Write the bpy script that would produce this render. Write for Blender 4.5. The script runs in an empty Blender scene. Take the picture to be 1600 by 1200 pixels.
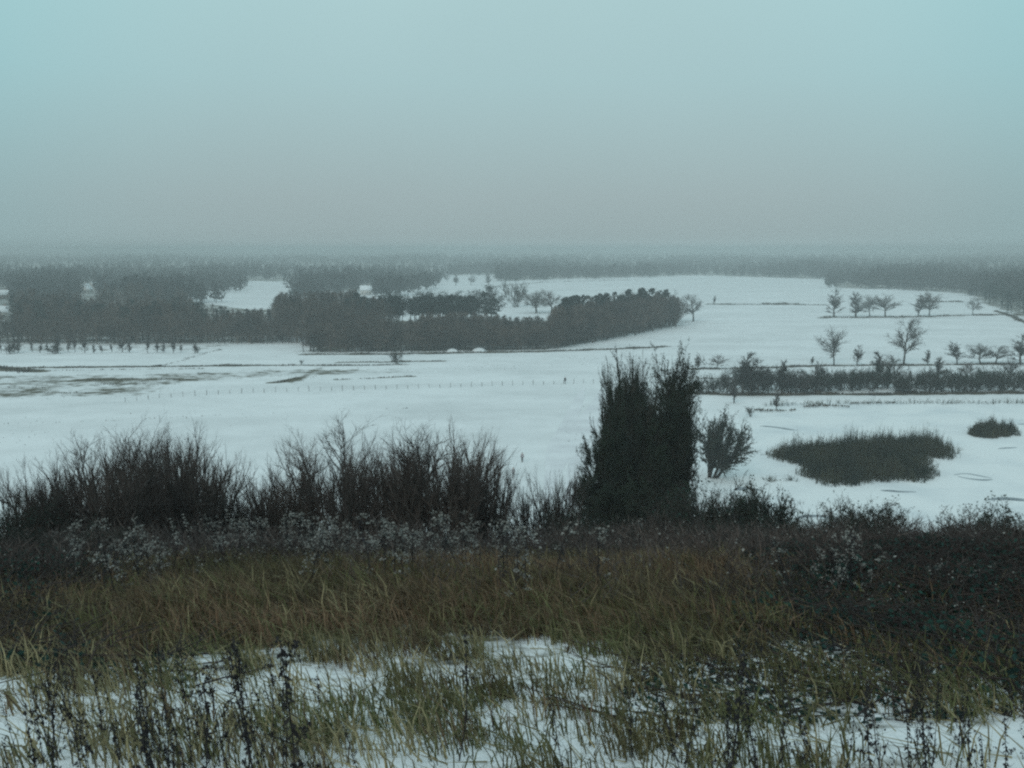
import bpy, math, random
import numpy as np
from mathutils import Vector

SC = bpy.context.scene
COL = SC.collection
R = math.radians

# ------------------------------------------------------------------ camera
FPX = 1537.0                       # focal length in pixels of a 1600 wide frame
PITCH = math.atan(212.0 / FPX)     # camera looks a little down from the hill
EYE = 38.0
cd = bpy.data.cameras.new('camera')
cd.sensor_width = 36.0
cd.lens = 36.0 * FPX / 1600.0
cd.clip_start = 0.05
cd.clip_end = 60000
cam = bpy.data.objects.new('camera', cd)
COL.objects.link(cam)
cam.location = (0, 0, EYE)
cam.rotation_euler = (R(90) - PITCH, 0, 0)
SC.camera = cam

# ------------------------------------------------------------------ world, sun, exposure
SUN_EL, SUN_AZ = 32.0, 205.0
w = bpy.data.worlds.new('World')
SC.world = w
w.use_nodes = True
nt = w.node_tree
nt.nodes.clear()
N = nt.nodes.new
out = N('ShaderNodeOutputWorld')
bg = N('ShaderNodeBackground')
bg.inputs['Strength'].default_value = 0.1
sky = N('ShaderNodeTexSky')
sky.sky_type = 'NISHITA'
sky.sun_disc = False
sky.sun_elevation = R(SUN_EL)
sky.sun_rotation = R(SUN_AZ)
sky.dust_density = 5.0
tc = N('ShaderNodeTexCoord')
sep = N('ShaderNodeSeparateXYZ')
nt.links.new(tc.outputs['Generated'], sep.inputs[0])
ramp = N('ShaderNodeValToRGB')
ramp.color_ramp.elements[0].position = 0.0
ramp.color_ramp.elements[0].color = (0.320, 0.405, 0.415, 1)
ramp.color_ramp.elements[1].position = 1.0
ramp.color_ramp.elements[1].color = (0.525, 0.71, 0.745, 1)
for p_, c_ in ((0.05, (0.350, 0.450, 0.465)), (0.16, (0.385, 0.560, 0.580)), (0.25, (0.420, 0.610, 0.625)), (0.5, (0.44, 0.585, 0.61))):
    e = ramp.color_ramp.elements.new(p_)
    e.color = (*c_, 1)
nt.links.new(sep.outputs['Z'], ramp.inputs[0])
# lens colour shading put into the cloud deck: greyer straight ahead, tealer sideways
mr = N('ShaderNodeMapRange')
mr.interpolation_type = 'SMOOTHSTEP'
mr.inputs['From Min'].default_value = 0.80
mr.inputs['From Max'].default_value = 0.99
nt.links.new(sep.outputs['Y'], mr.inputs['Value'])
side = N('ShaderNodeMix'); side.data_type = 'RGBA'; side.blend_type = 'MULTIPLY'
side.inputs['Factor'].default_value = 1.0
tint = N('ShaderNodeMix'); tint.data_type = 'RGBA'
tint.inputs['A'].default_value = (0.78, 0.98, 1.0, 1)
tint.inputs['B'].default_value = (1.0, 1.0, 1.0, 1)
mz = N('ShaderNodeMapRange'); mz.interpolation_type = 'SMOOTHSTEP'
mz.inputs['From Min'].default_value = 0.25; mz.inputs['From Max'].default_value = 0.6
nt.links.new(sep.outputs['Z'], mz.inputs['Value'])
mm = N('ShaderNodeMath'); mm.operation = 'MAXIMUM'
nt.links.new(mr.outputs[0], mm.inputs[0]); nt.links.new(mz.outputs[0], mm.inputs[1])
nt.links.new(mm.outputs[0], tint.inputs['Factor'])
nt.links.new(ramp.outputs[0], side.inputs['A'])
nt.links.new(tint.outputs['Result'], side.inputs['B'])
noi = N('ShaderNodeTexNoise')
noi.inputs['Scale'].default_value = 2.2
noi.inputs['Detail'].default_value = 4.0
nm = N('ShaderNodeMapRange')
nm.inputs['To Min'].default_value = 9.0
nm.inputs['To Max'].default_value = 10.4
nt.links.new(tc.outputs['Generated'], noi.inputs['Vector'])
nt.links.new(noi.outputs['Fac'], nm.inputs['Value'])
sc10 = N('ShaderNodeVectorMath'); sc10.operation = 'SCALE'
nt.links.new(side.outputs['Result'], sc10.inputs[0])
nt.links.new(nm.outputs[0], sc10.inputs['Scale'])
mx = N('ShaderNodeMix'); mx.data_type = 'RGBA'
mx.inputs['Factor'].default_value = 0.95      # closed overcast: a little of the clear sky shows through
nt.links.new(sky.outputs[0], mx.inputs['A'])
nt.links.new(sc10.outputs[0], mx.inputs['B'])
nt.links.new(mx.outputs['Result'], bg.inputs['Color'])
nt.links.new(bg.outputs[0], out.inputs['Surface'])

sl = bpy.data.lights.new('sun', 'SUN')
sl.energy = 0.6
sl.angle = R(25)
sl.color = (1.0, 0.95, 0.88)
so = bpy.data.objects.new('sun', sl)
COL.objects.link(so)
so.rotation_euler = (R(90 - SUN_EL), 0, R(180 - SUN_AZ))
so.location = (0, 0, 80)

SC.view_settings.view_transform = 'Standard'
SC.view_settings.look = 'None'
SC.view_settings.gamma = 1.0
SC.view_settings.exposure = 0.1
SC.view_settings.use_curve_mapping = False
SC.render.engine = 'CYCLES'
SC.cycles.volume_bounces = 2
SC.cycles.max_bounces = 6
SC.cycles.diffuse_bounces = 3
SC.cycles.use_denoising = False       # the photograph keeps its sensor grain
SC.cycles.pixel_filter_type = 'BLACKMAN_HARRIS'
SC.cycles.filter_width = 2.3          # soft phone lens
SC.cycles.volume_step_rate = 1.0

# ------------------------------------------------------------------ terrain shape and pixel rays
PY = np.array([-400., -120., -60., -20., 0., 3., 6., 12., 20., 30., 45., 70., 95., 112., 125., 1e6])
PZ = EYE - np.array([38., 16., 4., 1.9, 1.60, 1.66, 2.45, 3.95, 6.4, 10.1, 15.6, 24.6, 33.6, 37.4, 38.0, 38.0])


def sstep(a, b, x):
    t = np.clip((x - a) / (b - a), 0, 1)
    return t * t * (3 - 2 * t)


def wob(x, y, s, k=0):
    x = np.asarray(x, float); y = np.asarray(y, float)
    return (np.sin(x / s + 1.3 * k) * np.cos(y / (s * 1.17) + 2.1 * k) + 0.5 * np.sin(x / (s * .43) + y / (s * .51) + k)
            + 0.3 * np.sin(x / (s * .21) - y / (s * .27) + 3 * k)) / 1.8


def height(x, y):
    x = np.asarray(x, float); y = np.asarray(y, float)
    yy = y + 0.0006 * x * x
    h = np.interp(yy, PY, PZ)
    lat = 1 - sstep(260, 520, np.abs(x))
    hill = h * lat
    near = 1 - sstep(12, 40, np.hypot(x, y))
    amp = np.clip(hill / 20, 0, 1)
    hill = hill + amp * (0.10 * wob(x, y, 1.9, 1) * sstep(2, 5, np.hypot(x, y)) + 0.28 * (1 - near) * wob(x, y, 14, 2))
    d = np.hypot(x, y)
    plain = 0.25 * wob(x, y, 60, 3) * sstep(280, 420, d) + 1.6 * wob(x, y, 420, 4) * sstep(700, 1500, d)
    return hill + plain


def ray(px, py):
    u = (px - 800) / FPX
    v = (600 - py) / FPX
    cp, sp = math.cos(PITCH), math.sin(PITCH)
    return np.array([u, cp + v * sp, -sp + v * cp])


def gflat(px, py):
    """where a pixel's ray meets the plain"""
    r = ray(px, py)
    t = EYE / -r[2]
    return (r[0] * t, r[1] * t)


def ghit(px, py):
    r = ray(px, py)
    t, dt = 1.5, 0.05
    while t < 20000:
        p = r * t
        if EYE + p[2] < height(p[0], p[1]):
            break
        t += dt; dt = max(0.05, t * 0.01)
    return (p[0], p[1])


def at_dist(px, y):
    return ((px - 800) / FPX * y / math.cos(PITCH) * 1.0, y)


def top_h(px, py, y):
    """height above the ground of a top seen at pixel row py standing y metres out"""
    r = ray(px, py)
    t = y / r[1]
    x = r[0] * t
    return x, EYE + r[2] * t - float(height(x, y))


# ------------------------------------------------------------------ object helpers
def tag(o, label=None, cat=None, group=None, kind=None):
    if label: o['label'] = label
    if cat: o['category'] = cat
    if group: o['group'] = group
    if kind: o['kind'] = kind
    return o


def empty(name, loc, rz=0.0):
    o = bpy.data.objects.new(name, None)
    COL.objects.link(o)
    o.location = loc
    o.rotation_euler = (0, 0, rz)
    return o


def link(name, me, parent=None, loc=None):
    o = bpy.data.objects.new(name, me)
    COL.objects.link(o)
    if parent: o.parent = parent
    if loc is not None: o.location = loc
    return o


class MB:
    """numpy mesh collector"""
    def __init__(s):
        s.v = []; s.f = {3: [], 4: []}; s.n = 0; s.mi = {3: [], 4: []}

    def add(s, V, F, m=0):
        V = np.asarray(V, float).reshape(-1, 3); F = np.asarray(F, int)
        k = F.shape[1]
        s.v.append(V); s.f[k].append(F + s.n); s.mi[k].append(np.full(len(F), m, int)); s.n += len(V)

    def mesh(s, name, mats, smooth=False):
        me = bpy.data.meshes.new(name)
        V = np.concatenate(s.v) if s.v else np.zeros((0, 3))
        loops, starts, totals, mi, c = [], [], [], [], 0
        for k in (3, 4):
            if s.f[k]:
                F = np.concatenate(s.f[k])
                loops.append(F.ravel())
                starts.append(c + np.arange(len(F)) * k)
                totals.append(np.full(len(F), k)); c += F.size
                mi.append(np.concatenate(s.mi[k]))
        loops = np.concatenate(loops); starts = np.concatenate(starts); totals = np.concatenate(totals); mi = np.concatenate(mi)
        me.vertices.add(len(V)); me.vertices.foreach_set('co', V.ravel())
        me.loops.add(len(loops)); me.loops.foreach_set('vertex_index', loops.astype(np.int32))
        me.polygons.add(len(starts))
        me.polygons.foreach_set('loop_start', starts.astype(np.int32))
        me.polygons.foreach_set('loop_total', totals.astype(np.int32))
        me.polygons.foreach_set('material_index', mi.astype(np.int32))
        if smooth:
            me.polygons.foreach_set('use_smooth', np.ones(len(starts), bool))
        me.update(calc_edges=True)
        for m in (mats if isinstance(mats, (list, tuple)) else [mats]):
            me.materials.append(m)
        return me


def frames(D):
    D = D / np.maximum(np.linalg.norm(D, axis=1, keepdims=True), 1e-9)
    ref = np.where(np.abs(D[:, 2:3]) > 0.9, np.array([[1., 0, 0]]), np.array([[0, 0, 1.]]))
    A = np.cross(D, ref); A /= np.maximum(np.linalg.norm(A, axis=1, keepdims=True), 1e-9)
    return D, A, np.cross(D, A)


def tubes(mb, S, k=4, m=0):
    """S rows: p0(3) p1(3) r0 r1"""
    S = np.asarray(S, float)
    if not len(S): return
    p0, p1, r0, r1 = S[:, :3], S[:, 3:6], S[:, 6:7], S[:, 7:8]
    D, A, B = frames(p1 - p0)
    n = len(S)
    an = np.arange(k) * 2 * math.pi / k
    ring = A[:, None] * np.cos(an)[None, :, None] + B[:, None] * np.sin(an)[None, :, None]
    V = np.concatenate([p0[:, None] + ring * r0[:, None], p1[:, None] + ring * r1[:, None]], 1)
    b = np.arange(n)[:, None] * 2 * k
    i = np.arange(k)[None]
    j = (i + 1) % k
    F = np.stack([b + i, b + j, b + k + j, b + k + i], -1).reshape(-1, 4)
    mb.add(V.reshape(-1, 3), F, m)


def ribbons(mb, S, rng, m=0, wmul=1.0):
    """one thin triangle for each twig"""
    S = np.asarray(S, float)
    if not len(S): return
    p0, p1, r0 = S[:, :3], S[:, 3:6], S[:, 6:7]
    D, A, B = frames(p1 - p0)
    a = rng.uniform(0, math.pi, (len(S), 1))
    W = (A * np.cos(a) + B * np.sin(a)) * r0 * wmul
    V = np.stack([p0 - W, p0 + W, p1], 1)
    F = np.arange(len(S) * 3).reshape(-1, 3)
    mb.add(V.reshape(-1, 3), F, m)


def leaves(mb, P, size, rng, m=0, flat=0.0, aspect=0.6, stretch=1.0):
    """small randomly turned leaf quads at the points P"""
    P = np.asarray(P, float); n = len(P)
    if not n: return
    D = rng.normal(size=(n, 3)); D[:, 2] = D[:, 2] * (1 - flat) * stretch
    D, A, B = frames(D)
    a = rng.uniform(0, math.pi, (n, 1))
    S_ = A * np.cos(a) + B * np.sin(a)
    s = np.asarray(size, float).reshape(-1, 1) * rng.uniform(.6, 1.3, (n, 1))
    V = np.stack([P - D * s, P + S_ * s * aspect, P + D * s, P - S_ * s * aspect], 1)
    mb.add(V.reshape(-1, 3), np.arange(n * 4).reshape(-1, 4), m)


# ------------------------------------------------------------------ materials
def mat(name, c1, c2=None, scale=3.0, rough=0.9, detail=4, bump=0.0, per_object=0.0, trans=0.0):
    m = bpy.data.materials.new(name)
    m.use_nodes = True
    t = m.node_tree
    b = t.nodes['Principled BSDF']
    b.inputs['Roughness'].default_value = rough
    b.inputs['Specular IOR Level'].default_value = 0.15
    c2 = c2 or tuple(x * 0.6 for x in c1)
    g = t.nodes.new('ShaderNodeNewGeometry')
    n = t.nodes.new('ShaderNodeTexNoise')
    n.inputs['Scale'].default_value = scale; n.inputs['Detail'].default_value = detail
    t.links.new(g.outputs['Position'], n.inputs['Vector'])
    cr = t.nodes.new('ShaderNodeMapRange')
    cr.inputs['From Min'].default_value = .32; cr.inputs['From Max'].default_value = .68
    t.links.new(n.outputs['Fac'], cr.inputs['Value'])
    mi = t.nodes.new('ShaderNodeMix'); mi.data_type = 'RGBA'
    mi.inputs['A'].default_value = (*c1, 1); mi.inputs['B'].default_value = (*c2, 1)
    t.links.new(cr.outputs[0], mi.inputs['Factor'])
    last = mi.outputs['Result']
    ri = t.nodes.new('ShaderNodeObjectInfo') if per_object > 0 else g
    src = ri.outputs['Random'] if per_object > 0 else g.outputs['Random Per Island']
    v = t.nodes.new('ShaderNodeMapRange')
    sp = per_object if per_object > 0 else 0.35
    v.inputs['To Min'].default_value = 1 - sp; v.inputs['To Max'].default_value = 1 + sp
    t.links.new(src, v.inputs['Value'])
    h = t.nodes.new('ShaderNodeHueSaturation')
    t.links.new(v.outputs[0], h.inputs['Value'])
    t.links.new(last, h.inputs['Color'])
    t.links.new(h.outputs[0], b.inputs['Base Color'])
    if bump:
        bp = t.nodes.new('ShaderNodeBump'); bp.inputs['Strength'].default_value = bump
        t.links.new(n.outputs['Fac'], bp.inputs['Height'])
        t.links.new(bp.outputs[0], b.inputs['Normal'])
    return m


M = dict(
    bark=mat('bark', (.070, .062, .055), (.035, .032, .030), 4, bump=.3),
    twig=mat('winter_twigs', (.110, .088, .078), (.060, .055, .055), .5),
    twig_far=mat('far_twigs', (.110, .092, .085), (.060, .058, .058), .05, per_object=.22),
    twig_warm=mat('brown_twigs', (.150, .112, .090), (.045, .042, .040), .10),
    twig_grey=mat('grey_twigs', (.15, .135, .125), (.085, .080, .080), .3),
    needle=mat('dark_needles', (.034, .050, .032), (.020, .028, .024), .8),
    needle_far=mat('pine_needles', (.038, .052, .045), (.020, .030, .030), .06),
    dark_twig=mat('dense_dark_twigs', (.058, .054, .044), (.026, .030, .026), .9),
    wood_far=mat('far_wood', (.060, .058, .058), (.030, .034, .034), .012),
    grass=mat('dry_grass', (.310, .265, .155), (.165, .150, .085), 1.1),
    grass_brown=mat('brown_grass', (.185, .122, .078), (.058, .054, .034), .6),
    grass_green=mat('green_brown_grass', (.110, .125, .055), (.100, .085, .045), 1.3),
    heather=mat('rough_grass', (.115, .090, .065), (.060, .055, .050), .2),
    reed=mat('reed_stems', (.075, .072, .045), (.012, .022, .018), .22),
    bramble=mat('bramble_leaves', (.016, .056, .044), (.018, .034, .032), 1.5),
    cane=mat('bramble_canes', (.060, .045, .040), (.032, .028, .028), 3),
    weed=mat('dead_weed', (.030, .027, .026), (.016, .016, .020), 5),
    fluff=mat('seed_fluff', (.27, .27, .255), (.15, .15, .14), 6),
    bramble_light=mat('olive_bramble_leaves', (.075, .080, .048), (.050, .044, .036), 1.2),
    snow=mat('snow', (.82, .84, .86), (.76, .79, .82), 2),
    post=mat('weathered_post', (.10, .085, .07), (.06, .052, .048), 3),
    wire=mat('fence_wire', (.16, .15, .14), (.12, .11, .10), 3, rough=.5),
    wall=mat('pale_plaster', (.62, .60, .56), (.52, .50, .47), .4),
    brick=mat('brick_wall', (.30, .20, .16), (.24, .16, .13), .6),
    pane=mat('window_pane', (.03, .04, .05), (.05, .06, .07), 1, rough=.15),
    skin=mat('skin', (.45, .28, .21), (.40, .25, .19), 8, rough=.6),
    coat_dark=mat('dark_coat', (.03, .035, .045), (.02, .024, .03), 6),
    coat_mauve=mat('mauve_coat', (.46, .41, .44), (.40, .36, .38), 6),
    coat_grey=mat('grey_coat', (.40, .39, .41), (.34, .33, .35), 6),
    trousers=mat('dark_trousers', (.035, .035, .045), (.02, .02, .025), 6),
)


def ground_material():
    m = bpy.data.materials.new('snowy_ground'); m.use_nodes = True
    t = m.node_tree; b = t.nodes['Principled BSDF']
    L = t.links.new; n_ = t.nodes.new
    b.inputs['Roughness'].default_value = .85; b.inputs['Specular IOR Level'].default_value = .1
    g = n_('ShaderNodeNewGeometry')
    at = n_('ShaderNodeAttribute'); at.attribute_name = 'bare'
    near = n_('ShaderNodeAttribute'); near.attribute_name = 'near'

    def noise(sc, d=4):
        n = n_('ShaderNodeTexNoise'); n.inputs['Scale'].default_value = sc; n.inputs['Detail'].default_value = d
        L(g.outputs['Position'], n.inputs['Vector']); return n.outputs['Fac']

    def mixv(f, a, b_):
        x = n_('ShaderNodeMix'); L(f, x.inputs['Factor']) if not isinstance(f, float) else None
        if isinstance(f, float): x.inputs['Factor'].default_value = f
        for s_, val in (('A', a), ('B', b_)):
            if isinstance(val, float): x.inputs[s_].default_value = val
            else: L(val, x.inputs[s_])
        return x.outputs['Result']

    fine = mixv(near.outputs['Fac'], mixv(.5, noise(.35, 5), noise(.08, 3)), mixv(.45, noise(1.9, 6), noise(7.0, 4)))
    sub = n_('ShaderNodeMath'); sub.operation = 'ADD'
    L(at.outputs['Fac'], sub.inputs[0]); L(fine, sub.inputs[1])
    th = n_('ShaderNodeMapRange'); th.interpolation_type = 'SMOOTHSTEP'
    th.inputs['From Min'].default_value = .86; th.inputs['From Max'].default_value = 1.10
    L(sub.outputs[0], th.inputs['Value'])
    bare = n_('ShaderNodeMix'); bare.data_type = 'RGBA'
    bare.inputs['A'].default_value = (.125, .100, .062, 1); bare.inputs['B'].default_value = (.060, .062, .036, 1)
    L(noise(.9, 5), bare.inputs['Factor'])
    sn = n_('ShaderNodeMix'); sn.data_type = 'RGBA'
    sn.inputs['A'].default_value = (.83, .845, .86, 1); sn.inputs['B'].default_value = (.62, .635, .645, 1)
    wide = n_('ShaderNodeMapRange'); wide.inputs['From Min'].default_value = .42; wide.inputs['From Max'].default_value = .72
    mpn = n_('ShaderNodeMapping'); mpn.inputs['Scale'].default_value = (.018, .060, .1); mpn.inputs['Rotation'].default_value = (0, 0, .25)
    L(g.outputs['Position'], mpn.inputs['Vector'])
    ns = n_('ShaderNodeTexNoise'); ns.inputs['Scale'].default_value = 1.0; ns.inputs['Detail'].default_value = 6
    L(mpn.outputs[0], ns.inputs['Vector'])
    L(mixv(.45, mixv(.5, noise(.03, 5), noise(.15, 4)), ns.outputs['Fac']), wide.inputs['Value']); L(wide.outputs[0], sn.inputs['Factor'])
    fin = n_('ShaderNodeMix'); fin.data_type = 'RGBA'
    L(th.outputs[0], fin.inputs['Factor']); L(sn.outputs['Result'], fin.inputs['A']); L(bare.outputs['Result'], fin.inputs['B'])
    L(fin.outputs['Result'], b.inputs['Base Color'])
    bp = n_('ShaderNodeBump'); bp.inputs['Strength'].default_value = .35; bp.inputs['Distance'].default_value = .08
    L(mixv(.5, noise(2.5, 6), noise(12, 4)), bp.inputs['Height']); L(bp.outputs[0], b.inputs['Normal'])
    return m


# ------------------------------------------------------------------ features drawn on the plain, given where they lie
def line(pts): return np.array([gflat(*p) for p in pts])


def seg_dist(X, Y, P):
    best = np.full(X.shape, 1e9)
    for a, b in zip(P[:-1], P[1:]):
        d = b - a; L2 = max((d ** 2).sum(), 1e-9)
        t = np.clip(((X - a[0]) * d[0] + (Y - a[1]) * d[1]) / L2, 0, 1)
        best = np.minimum(best, np.hypot(X - a[0] - t * d[0], Y - a[1] - t * d[1]))
    return best


def inside(X, Y, P):
    X = np.asarray(X, float); Y = np.asarray(Y, float)
    r = np.zeros(X.shape, bool)
    for a, b in zip(P, np.roll(P, -1, 0)):
        c = (a[1] > Y) != (b[1] > Y)
        with np.errstate(divide='ignore', invalid='ignore'):
            xi = (b[0] - a[0]) * (Y - a[1]) / (b[1] - a[1]) + a[0]
        r ^= c & (X < xi)
    return r


# strips of rough grass and heather along ditches and banks: (points, half width, strength, tufts per square metre, tuft height)
STRIPS = [
    ([(-80, 576), (100, 574), (250, 572.5), (400, 571), (460, 570.5)], 1.5, .9, 2.0, .55),
    ([(455, 571), (540, 571), (640, 570)], 1.0, .8, 1.8, .5),
    ([(-40, 581), (150, 578), (320, 576)], .8, .5, .7, .4),
    ([(-20, 574), (20, 578), (60, 580)], 3.5, .9, 1.2, .7),
    ([(250, 573), (290, 561), (345, 546)], 1.0, .5, .5, .4),
    ([(470, 554), (620, 553.5), (700, 552), (860, 549), (940, 546), (1045, 541)], 1.6, .9, 2.0, .6),
    ([(530, 566), (600, 566), (690, 564)], 1.1, .9, 1.8, .5),
    ([(525, 593), (580, 591.5), (645, 588)], .7, .8, 1.6, .45),
    ([(426, 598), (445, 596), (470, 590)], 1.3, .9, 1.4, .5),
    ([(120, 595), (160, 593), (260, 592), (292, 594)], 2.4, .8, .7, .4),
    ([(150, 600), (230, 600)], 1.5, .6, .5, .35),
    ([(40, 613), (120, 614), (200, 613)], .7, .7, .8, .4),
    ([(0, 604), (70, 606)], 1.2, .5, .4, .35),
    ([(310, 583), (330, 584)], .8, .9, 1.5, .6),
    ([(-60, 664), (60, 661), (190, 657), (300, 651), (430, 645)], .35, .35, .25, .25),
    ([(600, 639), (660, 637)], .3, .4, .5, .25),
    ([(-60, 690), (100, 680)], .3, .3, .2, .2),
    ([(1078, 577), (1180, 575), (1300, 571), (1450, 570.5), (1750, 567)], 1.3, .9, 2.4, .6),
    ([(1075, 591), (1130, 592), (1215, 591)], .7, .7, 1.2, .5),
    ([(1060, 614), (1140, 617), (1250, 616.5), (1400, 616), (1800, 612)], 1.3, .95, 3.0, .8),
    ([(1180, 641), (1200, 642), (1245, 640)], .7, .9, 2.6, .7),
    ([(1255, 636), (1300, 634), (1330, 636)], .6, .9, 2.2, .6),
    ([(1330, 630), (1400, 630)], .6, .7, 1.6, .6),
    ([(1105, 475), (1200, 476), (1292, 477)], 2.2, .8, .8, .9),
    ([(1190, 475), (1250, 475)], 2.0, .8, 1.0, 1.3),
    ([(1285, 497), (1400, 495.5), (1500, 493.5), (1590, 492)], 2.0, .9, 1.1, 1.0),
    ([(1440, 471), (1470, 472), (1505, 472)], 2.6, .8, .9, 1.6),
    ([(1556, 486), (1575, 492), (1600, 503), (1680, 532)], 1.6, .8, 1.4, .7),
    ([(770, 448), (860, 441), (1000, 437)], 3.0, .6, .15, 1.0),
    ([(1150, 577), (1100, 558), (1080, 545)], .6, .25, .2, .3),
]
SMEARS = [  # polygons where the thin snow lets the grass show: (pixels, strength)
    ([(-80, 586), (60, 583), (320, 580), (420, 575), (640, 573), (660, 584), (420, 592), (300, 600), (240, 622), (-80, 626)], .46),
    ([(90, 596), (300, 593), (290, 603), (150, 607)], .40),
    ([(440, 598), (470, 578), (510, 570), (518, 574), (492, 592), (455, 602)], .75),
    ([(640, 580), (760, 556), (940, 548), (1020, 543), (980, 565), (820, 577), (700, 584)], .27),
    ([(876, 700), (884, 650), (902, 628), (930, 622), (925, 650), (905, 700)], .42),
    ([(470, 553), (860, 549), (1060, 510), (1060, 500), (900, 500), (560, 500), (470, 540)], .55),
    ([(-100, 552), (300, 550), (440, 536), (460, 500), (-100, 500)], .40),
    ([(1060, 578), (1250, 575), (1300, 620), (1060, 620)], .30),
    ([(1080, 560), (1300, 545), (1590, 552), (1590, 570), (1080, 575)], .16),
    ([(-50, 655), (380, 640), (420, 660), (60, 700), (-50, 700)], .15),
]
FLOORS = [
    [(-300, 398), (1900, 398), (1900, 413), (-300, 413)],
    [(-300, 412), (690, 412), (690, 440), (640, 455), (480, 456), (456, 440), (386, 440), (330, 457), (285, 466), (400, 483), (480, 470), (470, 537), (-300, 540)],
    [(1200, 412), (1900, 412), (1900, 570), (1700, 532), (1600, 499), (1525, 474), (1510, 460), (1400, 452), (1297, 450), (1290, 436)],
    [(700, 412), (1300, 412), (1290, 436), (1090, 430), (900, 435), (780, 440), (776, 428), (700, 429)],
]
POND = line([(1180, 629), (1240, 627), (1330, 625.5), (1450, 625), (1600, 624), (1950, 622), (2100, 700), (1950, 815), (1700, 822), (1600, 822),
             (1520, 838), (1450, 848), (1380, 842), (1300, 832), (1225, 815), (1190, 785), (1150, 770), (1100, 762), (1058, 742), (1054, 715),
             (1090, 690), (1130, 665), (1160, 645)])


def smooth_poly(P, it=3):
    for _ in range(it):
        Q = np.roll(P, -1, 0)
        P = np.stack([P * .75 + Q * .25, P * .25 + Q * .75], 1).reshape(-1, 2)
    return P


POND = smooth_poly(POND)


# ------------------------------------------------------------------ ground sheet: polar grid round the hill top
def build_ground():
    rr = [0.4]
    while rr[-1] < 13000:
        r = rr[-1]
        step = 0.035 if r < 12 else (0.028 if r < 90 else (0.0085 if r < 480 else 0.02))
        rr.append(r * (1 + step))
    rr = np.array(rr)
    an = np.concatenate([np.linspace(-36, 36, 520), np.linspace(36, 324, 74)[1:-1]])
    an = np.radians(an)
    A, Rr = np.meshgrid(an, rr)
    X = np.sin(A) * Rr; Y = np.cos(A) * Rr
    Z = height(X, Y)
    sd = seg_dist(X, Y, np.vstack([POND, POND[:1]]))
    ins = inside(X, Y, POND)
    sgn = np.where(ins, sd, -sd)
    Z = Z - 0.75 * sstep(-.8, 2.5, sgn)
    bare = np.zeros_like(X)
    for pts, hw, st, _, _ in STRIPS:
        P = line(pts)
        d = seg_dist(X, Y, P)
        bare = np.maximum(bare, st * (.78 + .25 * wob(X, Y, 5, 8)) * (1 - sstep(hw * .4, hw * 2.0 + 1.4, d)))
    for pts, st in SMEARS:
        P = line(pts)
        d = seg_dist(X, Y, np.vstack([P, P[:1]]))
        d = np.where(inside(X, Y, P), d, -d)
        bare = np.maximum(bare, st * sstep(-4, 8, d))
    D0 = np.hypot(X, Y)
    for pts in FLOORS:
        P = line(pts)
        d = seg_dist(X, Y, np.vstack([P, P[:1]]))
        d = np.where(inside(X, Y, P), d, -d)
        bare = np.maximum(bare, .52 * sstep(-4, 8, d))
    bare = np.maximum(bare, .48 * sstep(2000, 3000, D0))
    hillm = sstep(1.0, 4.0, np.interp(Y + .0006 * X * X, PY, PZ)) * (1 - sstep(200, 400, np.abs(X)))
    D = np.hypot(X, Y)
    hb = .33 + .26 * sstep(4.6, 6.6, D) + .10 * sstep(8, 14, D) + .10 * wob(X, Y, 1.1, 5)
    bare = np.maximum(bare, hillm * hb)
    V = np.stack([X, Y, Z], -1).reshape(-1, 3)
    nr, na = X.shape
    i = np.arange(nr - 1)[:, None]; j = np.arange(na)[None]; j2 = (j + 1) % na
    F = np.stack([i * na + j, i * na + j2, (i + 1) * na + j2, (i + 1) * na + j], -1).reshape(-1, 4)[:, ::-1]
    mb = MB(); mb.add(V, F)
    c = len(V)
    mb.add([[0, 0, float(height(0, 0))]], np.zeros((0, 3), int))
    jj = np.arange(na)
    mb.f[3].append(np.stack([np.full(na, c), (jj + 1) % na, jj], -1)); mb.mi[3].append(np.zeros(na, int))
    me = mb.mesh('ground', ground_material(), smooth=True)
    a = me.attributes.new('bare', 'FLOAT', 'POINT')
    a.data.foreach_set('value', np.append(bare.ravel(), .4).astype(np.float32))
    a = me.attributes.new('near', 'FLOAT', 'POINT')
    nm_ = 1 - sstep(25, 110, D)
    a.data.foreach_set('value', np.append(nm_.ravel(), 1.).astype(np.float32))
    return tag(link('ground', me), 'snow covered plain and grassy hillside', kind='structure')


build_ground()


def flat_patch(name, P, z, material, th=None):
    """a sheet with the outline P (convexity not needed: fan from bmesh ngon)"""
    me = bpy.data.meshes.new(name)
    me.from_pydata([(float(p[0]), float(p[1]), z) for p in P], [], [list(range(len(P)))])
    if me.polygons[0].normal.z < 0: me.flip_normals()
    me.materials.append(material)
    me.update()
    return link(name, me)


ice_m = bpy.data.materials.new('snow_on_ice'); ice_m.use_nodes = True
t = ice_m.node_tree; b = t.nodes['Principled BSDF']; b.inputs['Roughness'].default_value = .7
g = t.nodes.new('ShaderNodeNewGeometry')
n1 = t.nodes.new('ShaderNodeTexNoise'); n1.inputs['Scale'].default_value = .09; n1.inputs['Detail'].default_value = 6
mp = t.nodes.new('ShaderNodeMapRange'); mp.inputs['From Min'].default_value = .45; mp.inputs['From Max'].default_value = .75
mi = t.nodes.new('ShaderNodeMix'); mi.data_type = 'RGBA'
mi.inputs['A'].default_value = (.84, .86, .87, 1); mi.inputs['B'].default_value = (.68, .72, .75, 1)
t.links.new(g.outputs['Position'], n1.inputs['Vector']); t.links.new(n1.outputs['Fac'], mp.inputs['Value'])
t.links.new(mp.outputs[0], mi.inputs['Factor']); t.links.new(mi.outputs['Result'], b.inputs['Base Color'])
tag(flat_patch('pond_ice', POND, -0.25, ice_m), 'frozen pond under snow', kind='structure')
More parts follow.
